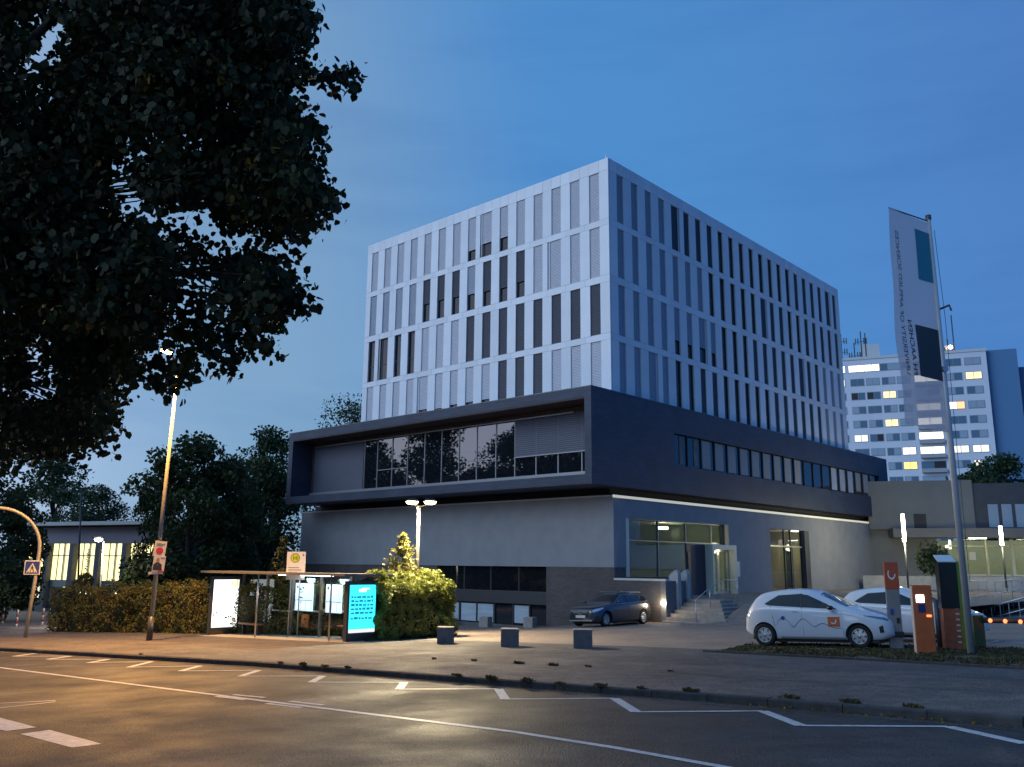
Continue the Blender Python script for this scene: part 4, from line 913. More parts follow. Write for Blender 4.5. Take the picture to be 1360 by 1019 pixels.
advert(0, 1, .15, 1.50, M_wp, pr_, 'advert_panel')
pc = []
for k, v in enumerate((.70, .61, .52, .43, .34, .22)):
    u = .06
    while u < .85:
        w = rr.uniform(.06, .16); pc.append((ink_c, u, min(.9, u+w), v, v+rr.uniform(.035, .055))); u += w+.035
pc += [(emis('ink_white', (.8, .9, .95), .9), .35, .62, .84, .90), (emis('ink_white', (.8, .9, .95), .9), .45, .75, .90, .925)]
advert(SL+.02, 1, -.02, 1.30, M_cp, pc, 'advert_panel')
# timetables, benches, ceiling light
for k, (x0, x1, z0, z1) in enumerate(((SL*.425, SL*.55, .98, 2.05), (SL*.64, SL*.745, .98, 2.05))):
    tt = MB().box(x0, x1, Dp-.06, Dp-.03, z0, z1).build('timetable', emis('timetable_lit', (.50, .72, .88), .36), bs)
    mb = MB()
    for j in range(3): mb.box(x0+.06+j*.36, x0+.34+j*.36, Dp-.064, Dp-.0605, z0+.05, z0+.36)
    mb.build('sheet', emis('sheet_lit', (.60, .78, .92), .40), tt)
    mb = MB()
    for j in range(3): mb.box(x0+.04+j*.36, x0+.055+j*.36, Dp-.064, Dp-.0605, z0+.03, z0+.40)
    mb.box(x0+.03, x1-.03, Dp-.064, Dp-.0605, z0+.40, z0+.42); mb.box(x0+.08, x0+.2, Dp-.064, Dp-.0605, z1-.2, z1-.08); mb.build('line', ink, tt)
for x0, x1 in ((SL*.08, SL*.24), (SL*.80, SL*.96)):
    b = MB().box(x0, x1, Dp-.62, Dp-.24, zg(x0)+.44, zg(x0)+.49).build('bench', mat('bench_wood', (.34, .15, .06), .5, var=.25, scale=5, stretch=(.3, 4, 1)), bs, bevel=.01)
    for x in (x0+.2, x1-.2): MB().box(x-.03, x+.03, Dp-.5, Dp-.35, zg(x)-.05, zg(x)+.44).build('bench_leg', M_shd, b)
MB().box(SL*.34, SL*.72, Dp-.4, Dp-.3, H_-.06, H_-.025).build('ceiling_light', emis('shelter_tube', (.72, .92, 1), 2), bs)
point('shelter_light', (SL*.45, Dp-.5, H_-.2), (.70, .90, 1), 9, .2, bs); point('shelter_light', (SL*.68, Dp-.5, H_-.2), (.70, .90, 1), 9, .2, bs)
MB().box(SL*.475, SL*.52, Dp-.05, Dp+.04, zg(5)+.35, zg(5)+.85).build('litter_bin', mat('orange_bin', (.45, .16, .04), .5, var=.1), bs)
# paved pad under the shelter
mb = MB(); c4 = [RF+ex*.7-Vector((ex.y, -ex.x, 0))*-.35, RF+ex*.7+Vector((-ex.y, ex.x, 0))*2.3]; n_ = Vector((-ex.y, ex.x, 0))
mb.poly([(p.x, p.y, G(p.x, p.y)+.010) for p in (RF+ex*.5-n_*.35, RF+ex*.5+n_*2.3, RF-ex*(SL+.4)+n_*2.3, RF-ex*(SL+.4)-n_*.35)]); struct(mb.build('shelter_pad', mat('pad_slabs', (.24, .23, .22), .8, var=.12, scale=2, bump=.2)))
# --- bus stop flag
hp = gp(382, 846); hs = thing('bus_stop_sign', 'white bus stop sign with green H on a yellow disc on two poles', 'bus stop sign', hp, R(6))
for x in (0, .36): MB().tube([(x, 0, -.05), (x, 0, 3.1)], .027, 10).build('pole', M_steel, hs, True)
z1 = (at_y(386, 733, hp.y)-hp).z; z0 = (at_y(386, 762, hp.y)-hp).z
pb = MB().box(-.20, .54, -.04, -.029, z0, z1).build('plate', mat('stop_plate', (.70, .62, .58), .5, var=.02), hs, bevel=.01)
MB().box(-.20, .54, -.04, -.029, z0-.24, z0-.04).build('lower_plate', MATS['stop_plate'], hs)
T = Matrix.Translation((.13, -.0405, z1-.24)) @ Matrix.Rotation(R(90), 4, 'X')
dsc = MB().lathe([(.001, .003), (.155, .003)], 28, T).build('yellow_disc', mat('stop_yellow', (.62, .52, .03), .5, var=0), pb)
M_grn = mat('stop_green', (.10, .28, .03), .5, var=0)
MB().lathe([(.155, .004), (.185, .004)], 28, T).build('green_ring', M_grn, pb)
mb = MB()
for b in ((-.085, -.05, -.09, .09), (.05, .085, -.09, .09), (-.05, .05, -.018, .018)): mb.box(.13+b[0], .13+b[1], -.0475, -.045, z1-.24+b[2], z1-.24+b[3])
mb.build('letter_h', M_grn, pb)
mb = MB()
for k, w in enumerate((.42, .50, .34)): mb.box(-.12, -.12+w, -.043, -.0405, z0+.22-.09*k, z0+.25-.09*k)
mb.box(.42, .47, -.043, -.0405, z1-.16, z1-.09); mb.build('stop_name', ink, pb)
# --- double-headed lamp in the forecourt
dl = gp(556, 846); dl = Vector((-3.60, 34.5, G(-3.60, 34.5)))
top = at_y(558, 672, dl.y)-dl
dlt = thing('twin_lamp', 'slim lamp post with two glowing heads rising behind the round bush', 'street lamp', dl)
MB().tube([(0, 0, -.1), (0, 0, top.z)], [.075, .06], 12).build('pole', mat('grey_pole', (.07, .065, .06), .5, var=.05), dlt, True)
WW = (1, .80, .48)
for k, px in enumerate((547.5, 571.5)):
    h = at_y(px, 667, dl.y)-dl
    MB().tube([(0, 0, top.z-.05), (h.x*.6, 0, top.z+.02), (h.x, 0, h.z+.06)], .025, 8).build('arm', MATS['grey_pole'], dlt, True)
    q = MB().lathe([(.001, .13), (.16, .12), (.24, .05), (.25, .02)], 24, Matrix.Translation(h)).build('lamp_head', M_steel_d, dlt, True)
    MB().lathe([(.245, .015), (.20, -.05), (.11, -.085), (.001, -.095)], 24, Matrix.Translation(h)).build('lens', emis('warm_lens', (1, .76, .40), 16), q, True)
    spot('twin_lamp_light', h+Vector((0, 0, -.14)), WW, 1300, 160, .5, .12, dlt, ((-.25, .25)[k], -.62, -1))
# --- tall luminous columns on the right
for px, pt, pb_, y, lab in ((1201.5, 683, 719, 60, 'glowing column lamp above the white cars near the grey wall end'), (1331, 699, 724, 61, 'glowing column lamp in front of the lit glazed entrance, far right')):
    a, b = at_y(px, pt, y), at_y(px, pb_, y); g0 = G(b.x, b.y)
    t = thing('column_lamp', lab, 'street lamp', (b.x, b.y, g0), 0, 'column lamps')
    MB().tube([(0, 0, -.1), (0, 0, b.z-g0)], .065, 12).build('pole', M_steel_d, t, True)
    MB().lathe([(.09, b.z-g0-.12), (.09, b.z-g0)], 16).build('collar', M_steel_d, t, True)
    MB().lathe([(.105, b.z-g0), (.105, a.z-g0-.02), (.08, a.z-g0)], 20).build('glowing_tube', emis('column_glow', (1, .95, .74), 11), t, True)
    MB().lathe([(.11, a.z-g0), (.11, a.z-g0+.04), (.001, a.z-g0+.05)], 16).build('cap', M_steel_d, t, True)
    point('column_lamp_light', (-.25, -.1, b.z-g0+.25), (1, .94, .60), 210 if px < 1300 else 80, .12, t)
# --- charging posts, ticket column, barrier
cp = gp(1191, 861); t = thing('charging_post', 'grey charging post with orange top and white letter mark beside the white car', 'charging post', cp, R(-18))
hh = (at_y(1188, 747, cp.y)-cp).z; hm = (at_y(1188, 783, cp.y)-cp).z
MB().box(-.17, .17, -.10, .10, -.05, hm).build('column', mat('post_grey', (.24, .24, .24), .5, var=.08, metal=.3), t, bevel=.01); tp = MB().box(-.175, .175, -.105, .105, hm, hh).build('orange_top', mat('post_orange', (.42, .075, .025), .5, var=.06), t, bevel=.01)
mb = MB()
for k in range(11):
    a0, a1 = R(140+k*20), R(140+(k+1)*20); mb.quad(*[(.0+math.cos(a)*r, -.107, (hm+hh)/2+.05+math.sin(a)*r*1.5) for a, r in ((a0, .07), (a1, .07), (a1, .10), (a0, .10))])
mb.build('letter_mark', MATS['logo_white'], tp)
for sx, z in ((-.06, .95), (.08, .72)): MB().box(sx-.035, sx+.035, -.125, -.10, z-.07, z+.07).build('socket', MATS['blue_print'] if sx < 0 else M_blk, t)
MB().box(-.24, .20, -.16, .12, .30, .44).build('bumper_box', M_blk, t, bevel=.02)
op = gp(1230, 868); t = thing('payment_column', 'leaning orange column with small lit screen in front of the white cars', 'terminal', op, R(-14))
hh = (at_y(1229, 777, op.y)-op).z
MB().box(-.22, .22, -.14, .14, -.05, hh).build('housing', mat('terminal_orange', (.50, .11, .025), .45, var=.12, scale=5), t, bevel=.02)
MB().box(-.235, -.222, -.13, .13, .0, hh-.03).build('edge_strip', mat('edge_pale', (.5, .45, .42), .5, var=.05), t)
MB().box(-.15, .03, -.15, -.142, hh-.42, hh-.24).build('screen', emis('screen_glow', (.75, .9, 1), 2.4), t); MB().box(-.12, .04, -.152, -.142, hh-.66, hh-.46).build('reader', mat('reader_blue', (.02, .03, .16), .3, var=0), t)
MB().box(.06, .17, -.15, -.142, .88, .93).build('red_light', emis('red_led', (1, .16, .05), 1.2), t)
sp = gp(1249, 861); t = tag(MB().tube([(0, 0, -.05), (0, 0, 1.25)], .07, 10).build('guard_post', M_steel_d, None, True), 'short dark guard post right of the orange column', 'post'); t.location = sp
tk = gp(1270, 863); t = thing('entry_column', 'tall black and green entry column with orange base beside the flagpole', 'terminal', tk, R(-10))
hh = (at_y(1268, 747, tk.y)-tk).z; hm = (at_y(1268, 808, tk.y)-tk).z
MB().box(-.30, .14, -.16, .16, hm, hh).build('black_panel', mat('gloss_black', (.012, .013, .012), .25, var=0), t); MB().box(-.28, .14, -.15, .15, -.05, hm).build('orange_base', mat('base_orange', (.30, .08, .03), .5, var=.2), t)
MB().box(.142, .34, -.17, .17, -.05, hh+.02).build('green_side', mat('column_green', (.10, .20, .015), .5, var=.12), t, bevel=.01)
MB().prism([(-.31, -.18, hh), (.13, -.18, hh), (.13, .18, hh+.16), (-.31, .18, hh+.16)], (0, 0, .03)).build('slanted_top', mat('top_pale', (.55, .6, .62), .4, var=0), t)
for k in range(7): MB().box(.02, .11, -.156, -.151, .18+k*.14, .22+k*.14).build('printed_line', MATS['edge_pale'], t)
b0 = at_y(1296, 823, 24.4); b1 = at_y(1372, 824, 23.6)
bg_ = G(b0.x, b0.y); t = thing('barrier', 'dark parking barrier arm with small red lights', 'barrier', (b0.x, b0.y, bg_))
MB().box(-.16, .14, -.16, .16, -.05, b0.z-bg_+.12).build('cabinet', mat('cabinet_green', (.05, .08, .02), .5, var=.1), t, bevel=.02)
e = b1-b0; MB().tube([(0.1, -.2, b0.z-bg_), (e.x*2.2, e.y*2.2-.2, b0.z-bg_+e.z*2.2)], .075, 8).build('boom', mat('boom_dark', (.03, .03, .04), .5, var=.05), t, True)
for f in (.16, .42, .68): MB().lathe([(.001, .03), (.05, .012), (.055, 0)], 12, Matrix.Translation((e.x*f, e.y*f-.275, b0.z-bg_)) @ Matrix.Rotation(R(90), 4, 'X')).build('red_light', emis('red_led2', (1, .14, .04), 1.6), t, True)
# --- flagpole and flag
fp = gp(1290, 868); ft = at_y(1233, 291, fp.y)
# the pole leans a little; keep its foot
fl = thing('flagpole', 'tall white metal flagpole rising right of the charging posts', 'flagpole', fp)
q = ft-fp
MB().tube([(0, 0, -.1), tuple(q*.5), tuple(q)], [.085, .075, .055], 14).build('pole', mat('pole_white', (.42, .42, .44), .45, metal=.2, var=.06), fl, True)
MB().lathe([(.075, -.02), (.075, .10), (.001, .12)], 12, Matrix.Translation(q)).build('cap', M_steel_d, fl, True)
MB().tube([tuple(q*.97+Vector((.1, -.05, 0))), tuple(q*.75+Vector((.16, -.05, 0))), tuple(q*.5+Vector((.12, -.07, 0))), tuple(q*.15+Vector((.1, -.08, 0)))], .008, 6).build('halyard', M_steel_d, fl)
w_ = q*.775; MB().tube([tuple(w_+Vector((.05, 0, 0))), tuple(w_+Vector((.30, -.05, .10))), tuple(w_+Vector((.34, -.05, -.05)))], .03, 8).build('winch', M_steel_d, fl)
MB().tube([tuple(q*.63), tuple(q*.63+Vector((.02, -.1, 0)))], .09, 8).build('clamp', M_steel, fl)
def pole_at(z): return fp+q*((z-fp.z)/q.z)
zt_ = ft.z-.12; zb_ = at_y(1250, 575, fp.y).z
arm_end = at_z(1180, 276, zt_+.12)
P0 = pole_at(zt_); adir = arm_end-P0; adir.z = 0; fw_ = adir.length; adir.normalize()
flg = thing('banner_flag', 'pale vertical banner with teal and dark rectangles hanging from the flagpole', 'flag', fp)
FN = Vector((adir.y, -adir.x, 0));
if FN.dot(Vector((-1, -1, 0))) < 0: FN = -FN
FHt = zt_-zb_
def flag_pt(u, v, off=0.):
    """u 0 at pole .. 1 outer edge, v 0 bottom .. 1 top"""
    z = zb_+FHt*v; b = pole_at(z)+adir*.06
    drop = .42*u*(1-v)**1.5*0+.10*u*math.sin(3*v+1)*(1-v)
    narrow = 1+.04*(1-v)
    wob = .05*u*math.sin(v*6+u*2)*(1-.4*v)+.02*math.sin(v*15+u*5)*u
    p = b+adir*(fw_*u*narrow)+FN*(wob+off); p.z += (arm_end.z-P0.z)*u*v**2-.0+.10*u*(1-v)
    return p-fp
mb = MB(); nu, nv = 12, 48
for i in range(nu+1):
    for j in range(nv+1): mb.v.append(tuple(flag_pt(i/nu, j/nv)))
mb.f = [(i*(nv+1)+j, (i+1)*(nv+1)+j, (i+1)*(nv+1)+j+1, i*(nv+1)+j+1) for i in range(nu) for j in range(nv)]
M_flag = bpy.data.materials.new('flag_cloth'); M_flag.use_nodes = True; n = M_flag.node_tree.nodes; l = M_flag.node_tree.links
b_ = n['Principled BSDF']; b_.inputs['Base Color'].default_value = (.52, .54, .64, 1); b_.inputs['Roughness'].default_value = .8
tl = n.new('ShaderNodeBsdfTranslucent'); tl.inputs[0].default_value = (.5, .53, .64, 1); tp_ = n.new('ShaderNodeBsdfTransparent')
m1 = n.new('ShaderNodeMixShader'); m1.inputs[0].default_value = .35; l.new(b_.outputs[0], m1.inputs[1]); l.new(tl.outputs[0], m1.inputs[2])
m2 = n.new('ShaderNodeMixShader'); m2.inputs[0].default_value = .16; l.new(m1.outputs[0], m2.inputs[1]); l.new(tp_.outputs[0], m2.inputs[2]); l.new(m2.outputs[0], n['Material Output'].inputs[0])
mb.build('cloth', M_flag, flg, True)
MB().tube([tuple(P0-fp+Vector((0, 0, .05))), tuple(arm_end-fp)], .018, 8).build('top_arm', M_steel_d, flg)
def flag_patch(name, u0, u1, v0, v1, m, nu=6, nv=14):
    mb = MB()
    for i in range(nu+1):
        for j in range(nv+1): mb.v.append(tuple(flag_pt(u0+(u1-u0)*i/nu, v0+(v1-v0)*j/nv, .012)))
    mb.f = [(i*(nv+1)+j, (i+1)*(nv+1)+j, (i+1)*(nv+1)+j+1, i*(nv+1)+j+1) for i in range(nu) for j in range(nv)]
    mb.build(name, m, flg, True)
flag_patch('teal_field', 0.0, .36, .70, .945, mat('flag_teal', (.03, .22, .30), .8, var=.03))
flag_patch('dark_field', 0.0, .55, .235, .475, mat('flag_dark', (.035, .05, .065), .8, var=.05))
def flag_text(body, u_base, v0, v1, usz, bold):
    c = bpy.data.curves.new('t', 'FONT'); c.body = body; c.size = 1; c.offset = bold
    o = bpy.data.objects.new('t', c); COL.objects.link(o); dg = bpy.context.evaluated_depsgraph_get(); me = bpy.data.meshes.new_from_object(o.evaluated_get(dg)); bpy.data.objects.remove(o)
    xs = [v.co.x for v in me.vertices]; x0, x1 = min(xs), max(xs)
    for v in me.vertices:
        vv = v0+(v1-v0)*(v.co.x-x0)/(x1-x0); uu = u_base-usz*v.co.y        # read from behind: letters run upwards, tops towards the pole
        v.co = flag_pt(uu, vv, .012)
    me.materials.clear(); me.materials.append(mat('flag_ink', (.03, .04, .06), .8, var=0)); stuff(link('lettering', me, flg))
flag_text('UNIVERSITY OF APPLIED SCIENCES', .86, .23, .90, .12, .0)
flag_text('FH AACHEN', .70, .235, .49, .13, .012)
# ------------------------------------------------------------------ high-rise behind on the right
hy = 158.
hr_ = at_y(1309, 466, hy); hl0 = at_z(1112, 480, hr_.z)
hx = (hr_-hl0); hx.z = 0; HWd = hx.length; hx.normalize(); hrot = math.atan2(hx.y, hx.x)
tower = thing('apartment_tower', 'pale high-rise with rooftop antennas and several lit windows behind the flag', 'building', (hl0.x, hl0.y, 0), hrot)
HT = hr_.z
M_hr = mat('tower_panels', (.56, .60, .68), .7, var=.05, scale=.15)
MB().box(0, HWd, 0, 14, -8, HT).build('wall', M_hr, tower); MB().box(-.1, HWd+.1, -.15, 14.1, HT, HT+.5).build('parapet', mat('parapet_pale', (.5, .51, .52), .7, var=.04), tower)
MB().box(HWd+.002, HWd+5.2, 1.2, 12, -8, HT+.3).build('side_wing', mat('wing_blue', (.07, .17, .32), .6, var=.05), tower); MB().box(HWd+5.2, HWd+9.0, 4.5, 14, -8, HT-2.6).build('rear_wing', mat('wing_blue2', (.06, .14, .28), .6, var=.05), tower)
M_hw = [glass('tower_glass', (.08, .13, .2), 0, 1.8), glass('tower_glass_pale', (.28, .34, .42), 0, 1.7, .1), mat('room_dark', (.02, .018, .02), .4, var=0)]
E_w = [emis('lit_white', (1, .93, .74), .6), emis('lit_warm', (1, .68, .32), .45), emis('lit_orange', (1, .52, .12), .8), emis('lit_dim', (.75, .68, .55), .4), emis('lit_cool', (.9, .95, .95), .9)]
pxm = HWd/197.                                      # metres per photo pixel along the facade
colx = [(-.5, 9), (16, 35), (37.5, 56), (59, 77), (79, 97), (102, 134), (143.5, 164.5), (168.5, 189.5)]
rh = 20.1*hy/F_PX
lit = {(0, 0): 0, (0, 1): 0, (0, 2): 0, (1, 0): 3, (1, 7): 1, (2, 3): 1, (4, 3): 1, (3, 6): 5, (3, 5): 3, (5, 5): 0, (6, 5): 0, (5, 1): 3, (6, 4): 0, (6, 7): 3, (6, 6): 3, (7, 4): 2, (7, 7): 3, (1, 5): 0, (4, 5): 0}
prr = random.Random(11)
for r in range(14):
    z1 = HT-1.05-rh*r; z0 = z1-1.45
    for c, (a, b) in enumerate(colx):
        xa, xb = max(.15, a*pxm), min(HWd-.3, b*pxm)
        if r == 0 and c < 5: xa -= .2; xb += .2
        w = MB().box(xa, xb, -.06, -.002, z0, z1).build('window', M_frame_l, tower)
        L_ = lit.get((r, c)) if r < 8 else (prr.choice([0, 1, 3]) if prr.random() < .15 else None)
        xm = xa+(xb-xa)*.5
        for k, (p, q) in enumerate(((xa+.09, xm-.05), (xm+.05, xb-.09))):
            if L_ is None: m = M_hw[0] if prr.random() < .55 else M_hw[1]
            elif L_ == 5: m = E_w[4] if k == 0 else emis('lit_red', (1, .28, .12), .9)
            elif L_ in (0,): m = E_w[0]
            else: m = E_w[L_] if (k == 0 or prr.random() < .6) else M_hw[1]
            if (r, c, k) in ((2, 1, 0), (2, 2, 0), (5, 2, 1), (7, 5, 1)): m = M_hw[2]
            MB().box(p, q, -.085, -.061, z0+.1, z1-.1).build('pane', m, w)
    MB().box(102*pxm, 134*pxm, -1.0, -.1, z0-.75, z0-.05).build('balcony', mat('balcony_panel', (.30, .32, .36), .7, var=.05), tower)
MB().box(33*pxm, 60*pxm, 3, 9, HT+.5, HT+3.6).build('roof_house', mat('roof_house_pale', (.45, .47, .5), .7, var=.04), tower); MB().box(140*pxm, 152*pxm, 3, 7, HT+.5, HT+2.2).build('roof_house', MATS['roof_house_pale'], tower)
def mast(x, h, arms, nm):
    t = MB().tube([(x, 3, HT+.4), (x, 3, HT+h)], .11, 6).build(nm, M_steel_d, tower)
    mb = MB()
    for z in arms:
        mb.box(x-1.0, x+1.0, 2.95, 3.05, HT+z-.05, HT+z+.05)
        for dx in (-1.0, -.55, .55, 1.0): mb.box(x+dx-.10, x+dx+.10, 2.9, 3.1, HT+z-.5, HT+z+.7)
    if arms: mb.build('antenna', M_steel_d, t)
mast(7*pxm, 6.2, (2.4, 4.6), 'mast'); mast(25*pxm, 4.2, (1.5,), 'mast'); mast(35*pxm, 6.4, (4.3,), 'mast'); mast(41*pxm, 6.0, (), 'mast'); mast(160*pxm, 8.2, (), 'mast'); mast(152*pxm, 3.5, (1.2,), 'mast')
o = MB().lathe([(.001, .4), (.35, .2), (.4, -.2), (.001, -.4)], 10, Matrix.Translation((155*pxm, 2.6, HT+1.8))).build('roof_lamp', emis('roof_beacon', (1, .72, .5), 5), tower)
# ------------------------------------------------------------------ annex with the lit entrance on the far right
ay = 70.
al, ar = at_y(1150, 640, ay), at_y(1290, 637.5, ay-2)
axd = ar-al; axd.z = 0; AW = axd.length; axd.normalize(); anx = thing('annex_building', 'low grey annex with lit glazed entrance and canopy at the right edge', 'building', (al.x, al.y, 0), math.atan2(axd.y, axd.x))
AZ = ar.z
def apart(nm, m, *b, parent=None):
    mb = MB()
    for q in b: mb.box(*q)
    return mb.build(nm, m, parent or anx)
M_anx = mat('annex_render', (.17, .175, .18), .85, var=.08, scale=.8, bump=.1)
def aw(px, py, yl=0.):
    """pixel -> annex local coordinates on the plane y=yl"""
    n = Vector((-axd.y, axd.x, 0)); o = Vector((al.x, al.y, 0))+n*yl; d = Vector(ray(px, py)); t = (o-Vector(CAMP)).dot(n)/d.dot(n); p = Vector(CAMP)+d*t; q = p-Vector((al.x, al.y, 0)); return q.dot(axd), p.z
zc1 = aw(1290, 703)[1]; zc0 = aw(1290, 716)[1]; zgd = aw(1290, 765)[1]; xe = aw(1248, 740)[0]
apart('wall', M_anx, (0, AW, 0, 12, zc1, AZ)); apart('wall', M_anx, (0, xe, .6, 12, -3, zc1))
apart('dark_wing', mat('wing_slate', (.055, .06, .075), .7, var=.08, scale=2), (AW+.01, AW+8.5, .25, 12, zc1, AZ-.25))
for k in range(6): apart('wing_window', M_hw[1], (AW+1.0+k*.95, AW+1.7+k*.95, .17, .24, zc1+.15, zc1+1.9))
apart('right_wall', M_anx, (AW+8.51, AW+26, -1.5, 12, zc1, AZ-.9))
wq = aw(1222, 692); apart('small_window', M_hw[2], (wq[0]-.45, wq[0]+.45, -.03, .0, wq[1]-.55, wq[1]+.55))
apart('canopy', mat('canopy_grey', (.12, .12, .125), .7, var=.08), (xe-3.5, AW+26, -2.2, .3, zc0+.05, zc1-.002))
apart('foyer_back', mat('foyer_lit_wall', (.55, .55, .42), .8, var=.08), (xe, AW+26, 4.6, 4.8, zgd, zc0)); apart('foyer_floor', MATS['foyer_floor_stone'], (xe-3, AW+26, -3, 4.6, zgd-.3, zgd))
for k in range(13):
    x = xe+.05+k*1.75
    g = apart('door_glass', M_glass_clear, (x+.08, x+1.67, 1.0, 1.03, zgd, zc0)); apart('door_frame', M_cream, (x-.08 if k % 3 == 0 else x-.03, x+.14 if k % 3 == 0 else x+.04, .9, 1.1, zgd, zc0), (x+.14, x+1.6, .95, 1.05, zgd+2.2, zgd+2.3), (x+.14, x+1.6, .95, 1.05, zgd, zgd+.12), parent=g)
    if k % 4 == 1: apart('door_poster', mat('paper_white', (.6, .6, .58), .7, var=.05), (x+.5, x+.95, .96, .99, zgd+1.2, zgd+1.8), parent=g)
for k in range(4):
    apart('ceiling_lamp', emis('annex_lamp', (1, .95, .65), 5), (xe+2+k*4.2, xe+3.2+k*4.2, -.9, -.7, zc0+.0, zc0+.048)); point('annex_light', (xe+2.6+k*4.2, 1.9, zc0-.5), (1, .93, .58), 26, .3, anx)
apart('terrace_wall', M_conc, (xe-6, AW+26, -3.2, -3.0, -3, zgd-.02))
# ramp with railings
rb = at_y(1300, 800, 48)
def railing(lab, pts, y0, y1, hgt, wall, ncnt=9, thick=.03):
    P = []
    for i in range(len(pts)): f = i/(len(pts)-1); P.append(at_y(pts[i][0], pts[i][1], y0+(y1-y0)*f))
    o = P[0].copy(); t = thing('ramp_railing', lab, 'railing', (o.x, o.y, G(o.x, o.y)))
    rel = [p-t.location for p in P]
    MB().tube([tuple(p) for p in rel], thick, 8).build('handrail', M_steel, t, True); MB().tube([tuple(p-Vector((0, 0, hgt*.55))) for p in rel], thick*.6, 8).build('mid_rail', M_steel, t, True)
    for i in range(ncnt+1):
        f = i/ncnt*(len(rel)-1); k = min(int(f), len(rel)-2); p = rel[k].lerp(rel[k+1], f-k); MB().tube([tuple(p), tuple(p-Vector((0, 0, hgt)))], .022, 6).build('post', M_steel, t)
    if wall:
        mb = MB()
        for a, b in zip(rel[:-1], rel[1:]):
            n = Vector((-(b-a).y, (b-a).x, 0)).normalized()*.12; za, zb = a.z-hgt, b.z-hgt
            mb.add([(a-n).to_tuple()[:2]+(-1.,), (b-n).to_tuple()[:2]+(-1.,), (b+n).to_tuple()[:2]+(-1.,), (a+n).to_tuple()[:2]+(-1.,), (a-n).to_tuple()[:2]+(za,), (b-n).to_tuple()[:2]+(zb,), (b+n).to_tuple()[:2]+(zb,), (a+n).to_tuple()[:2]+(za,)], [(0, 3, 2, 1), (4, 5, 6, 7), (0, 1, 5, 4), (1, 2, 6, 5), (2, 3, 7, 6), (3, 0, 4, 7)])
        mb.build('ramp_wall', M_conc, t)
railing('upper level railing in front of the lit glazed entrance', [(1288, 772), (1400, 769)], 58, 56, .95, True, 10, .025)
railing('middle ramp railing sloping up to the right below the entrance', [(1275, 797), (1330, 787), (1400, 773)], 50, 47, .95, True, 10)
railing('lowest and thickest ramp handrail above the barrier arm', [(1305, 809), (1345, 798), (1400, 783)], 42, 40, .9, True, 7, .045)
# shrub on the annex terrace
def blob_leaves(n, c, r, flat=1., shell=.55):
    d = RNG.normal(size=(n, 3)); d /= np.linalg.norm(d, axis=1)[:, None]; rad = (shell+(1-shell)*RNG.random(n))**.6
    return np.asarray(c)+d*np.asarray(r)*rad[:, None]
def shrub(name, lab, cat, loc, r, n, size, lm, group=None, lumps=7):
    t = thing(name, lab, cat, loc, 0, group); P = []
    for k in range(lumps):
        a = random.uniform(0, 6.28); c = (math.cos(a)*r[0]*.45, math.sin(a)*r[1]*.45, r[2]*(.7+random.uniform(-.25, .6)))
        P.append(blob_leaves(n//lumps, c, (r[0]*.62, r[1]*.62, r[2]*.7)))
    link('foliage', leaves_mesh('foliage', np.vstack(P), size, lm, 4), t); MB().tube([(0, 0, -.1), (.05, 0, r[2]*.8)], .04, 6).build('stem', M_bark, t)
    return t
p = at_y(1236, 762, 62); shrub('terrace_shrub', 'dark shrub beside the lit annex entrance', 'shrub', (p.x, p.y, p.z), (1.3, 1.0, 1.2), 900, .22, L_dark)

# ------------------------------------------------------------------ lit hall behind the hedge on the left
ly = 72.
h0, h1 = at_y(40, 692, ly+3), at_y(210, 692, ly-3)
hdv = h1-h0; hdv.z = 0; HLw = hdv.length; hdv.normalize(); hall = thing('sports_hall', 'low hall with tall yellow lit windows behind the hedge', 'building', (h0.x, h0.y, 0), math.atan2(hdv.y, hdv.x))
hz = h1.z; zf_ = at_y(110, 722, ly).z; zw0 = at_y(110, 771, ly).z; zg0 = at_y(110, 800, ly).z
def hpart(nm, m, *b, parent=None):
    mb = MB()
    for q in b: mb.box(*q)
    return mb.build(nm, m, parent or hall)
hpart('roof', mat('hall_roof', (.5, .5, .5), .6, var=.05), (-.5, HLw+.5, -.9, 14, hz-.28, hz)); hpart('fascia', mat('hall_fascia', (.20, .19, .23), .7, var=.06), (0, HLw, 0, 14, zf_, hz-.4)); hpart('shadow_gap', M_core, (.05, HLw-.05, .1, 13.9, hz-.4, hz-.28))
hpart('base', mat('hall_base', (.10, .11, .12), .7, var=.1), (0, HLw, .1, 14, -4, zg0), (0, HLw, 3, 14, zg0, zf_)); hpart('spandrel', mat('hall_spandrel', (.22, .25, .25), .6, var=.05), (0, HLw, .0, .3, zw0-.55, zw0))
E_h = emis('hall_light', (1, .88, .38), .62)
nb = 10
for k in range(nb):
    xa, xb = HLw*k/nb, HLw*(k+1)/nb
    g = hpart('lit_window', E_h, (xa+.05, xb-.05, .25, .3, zw0, zf_)); hpart('bar', M_frame_l, (xb-.05, xb+.05, .1, .24, zw0, zf_), (xa+.05, xb-.05, .16, .24, zf_-1.0, zf_-.92), ((xa+xb)/2-.03, (xa+xb)/2+.03, .16, .24, zw0, zf_), parent=g)
    hpart('lower_window', emis('hall_light_low', (1, .93, .55), .6) if k % 4 != 2 else M_hw[1], (xa+.1, xb-.1, .25, .3, zg0, zw0-.56))
    if k % 2 == 0: hpart('column', M_conc_d, (xa-.25, xa+.25, -.4, .09, zg0-.5, zf_))
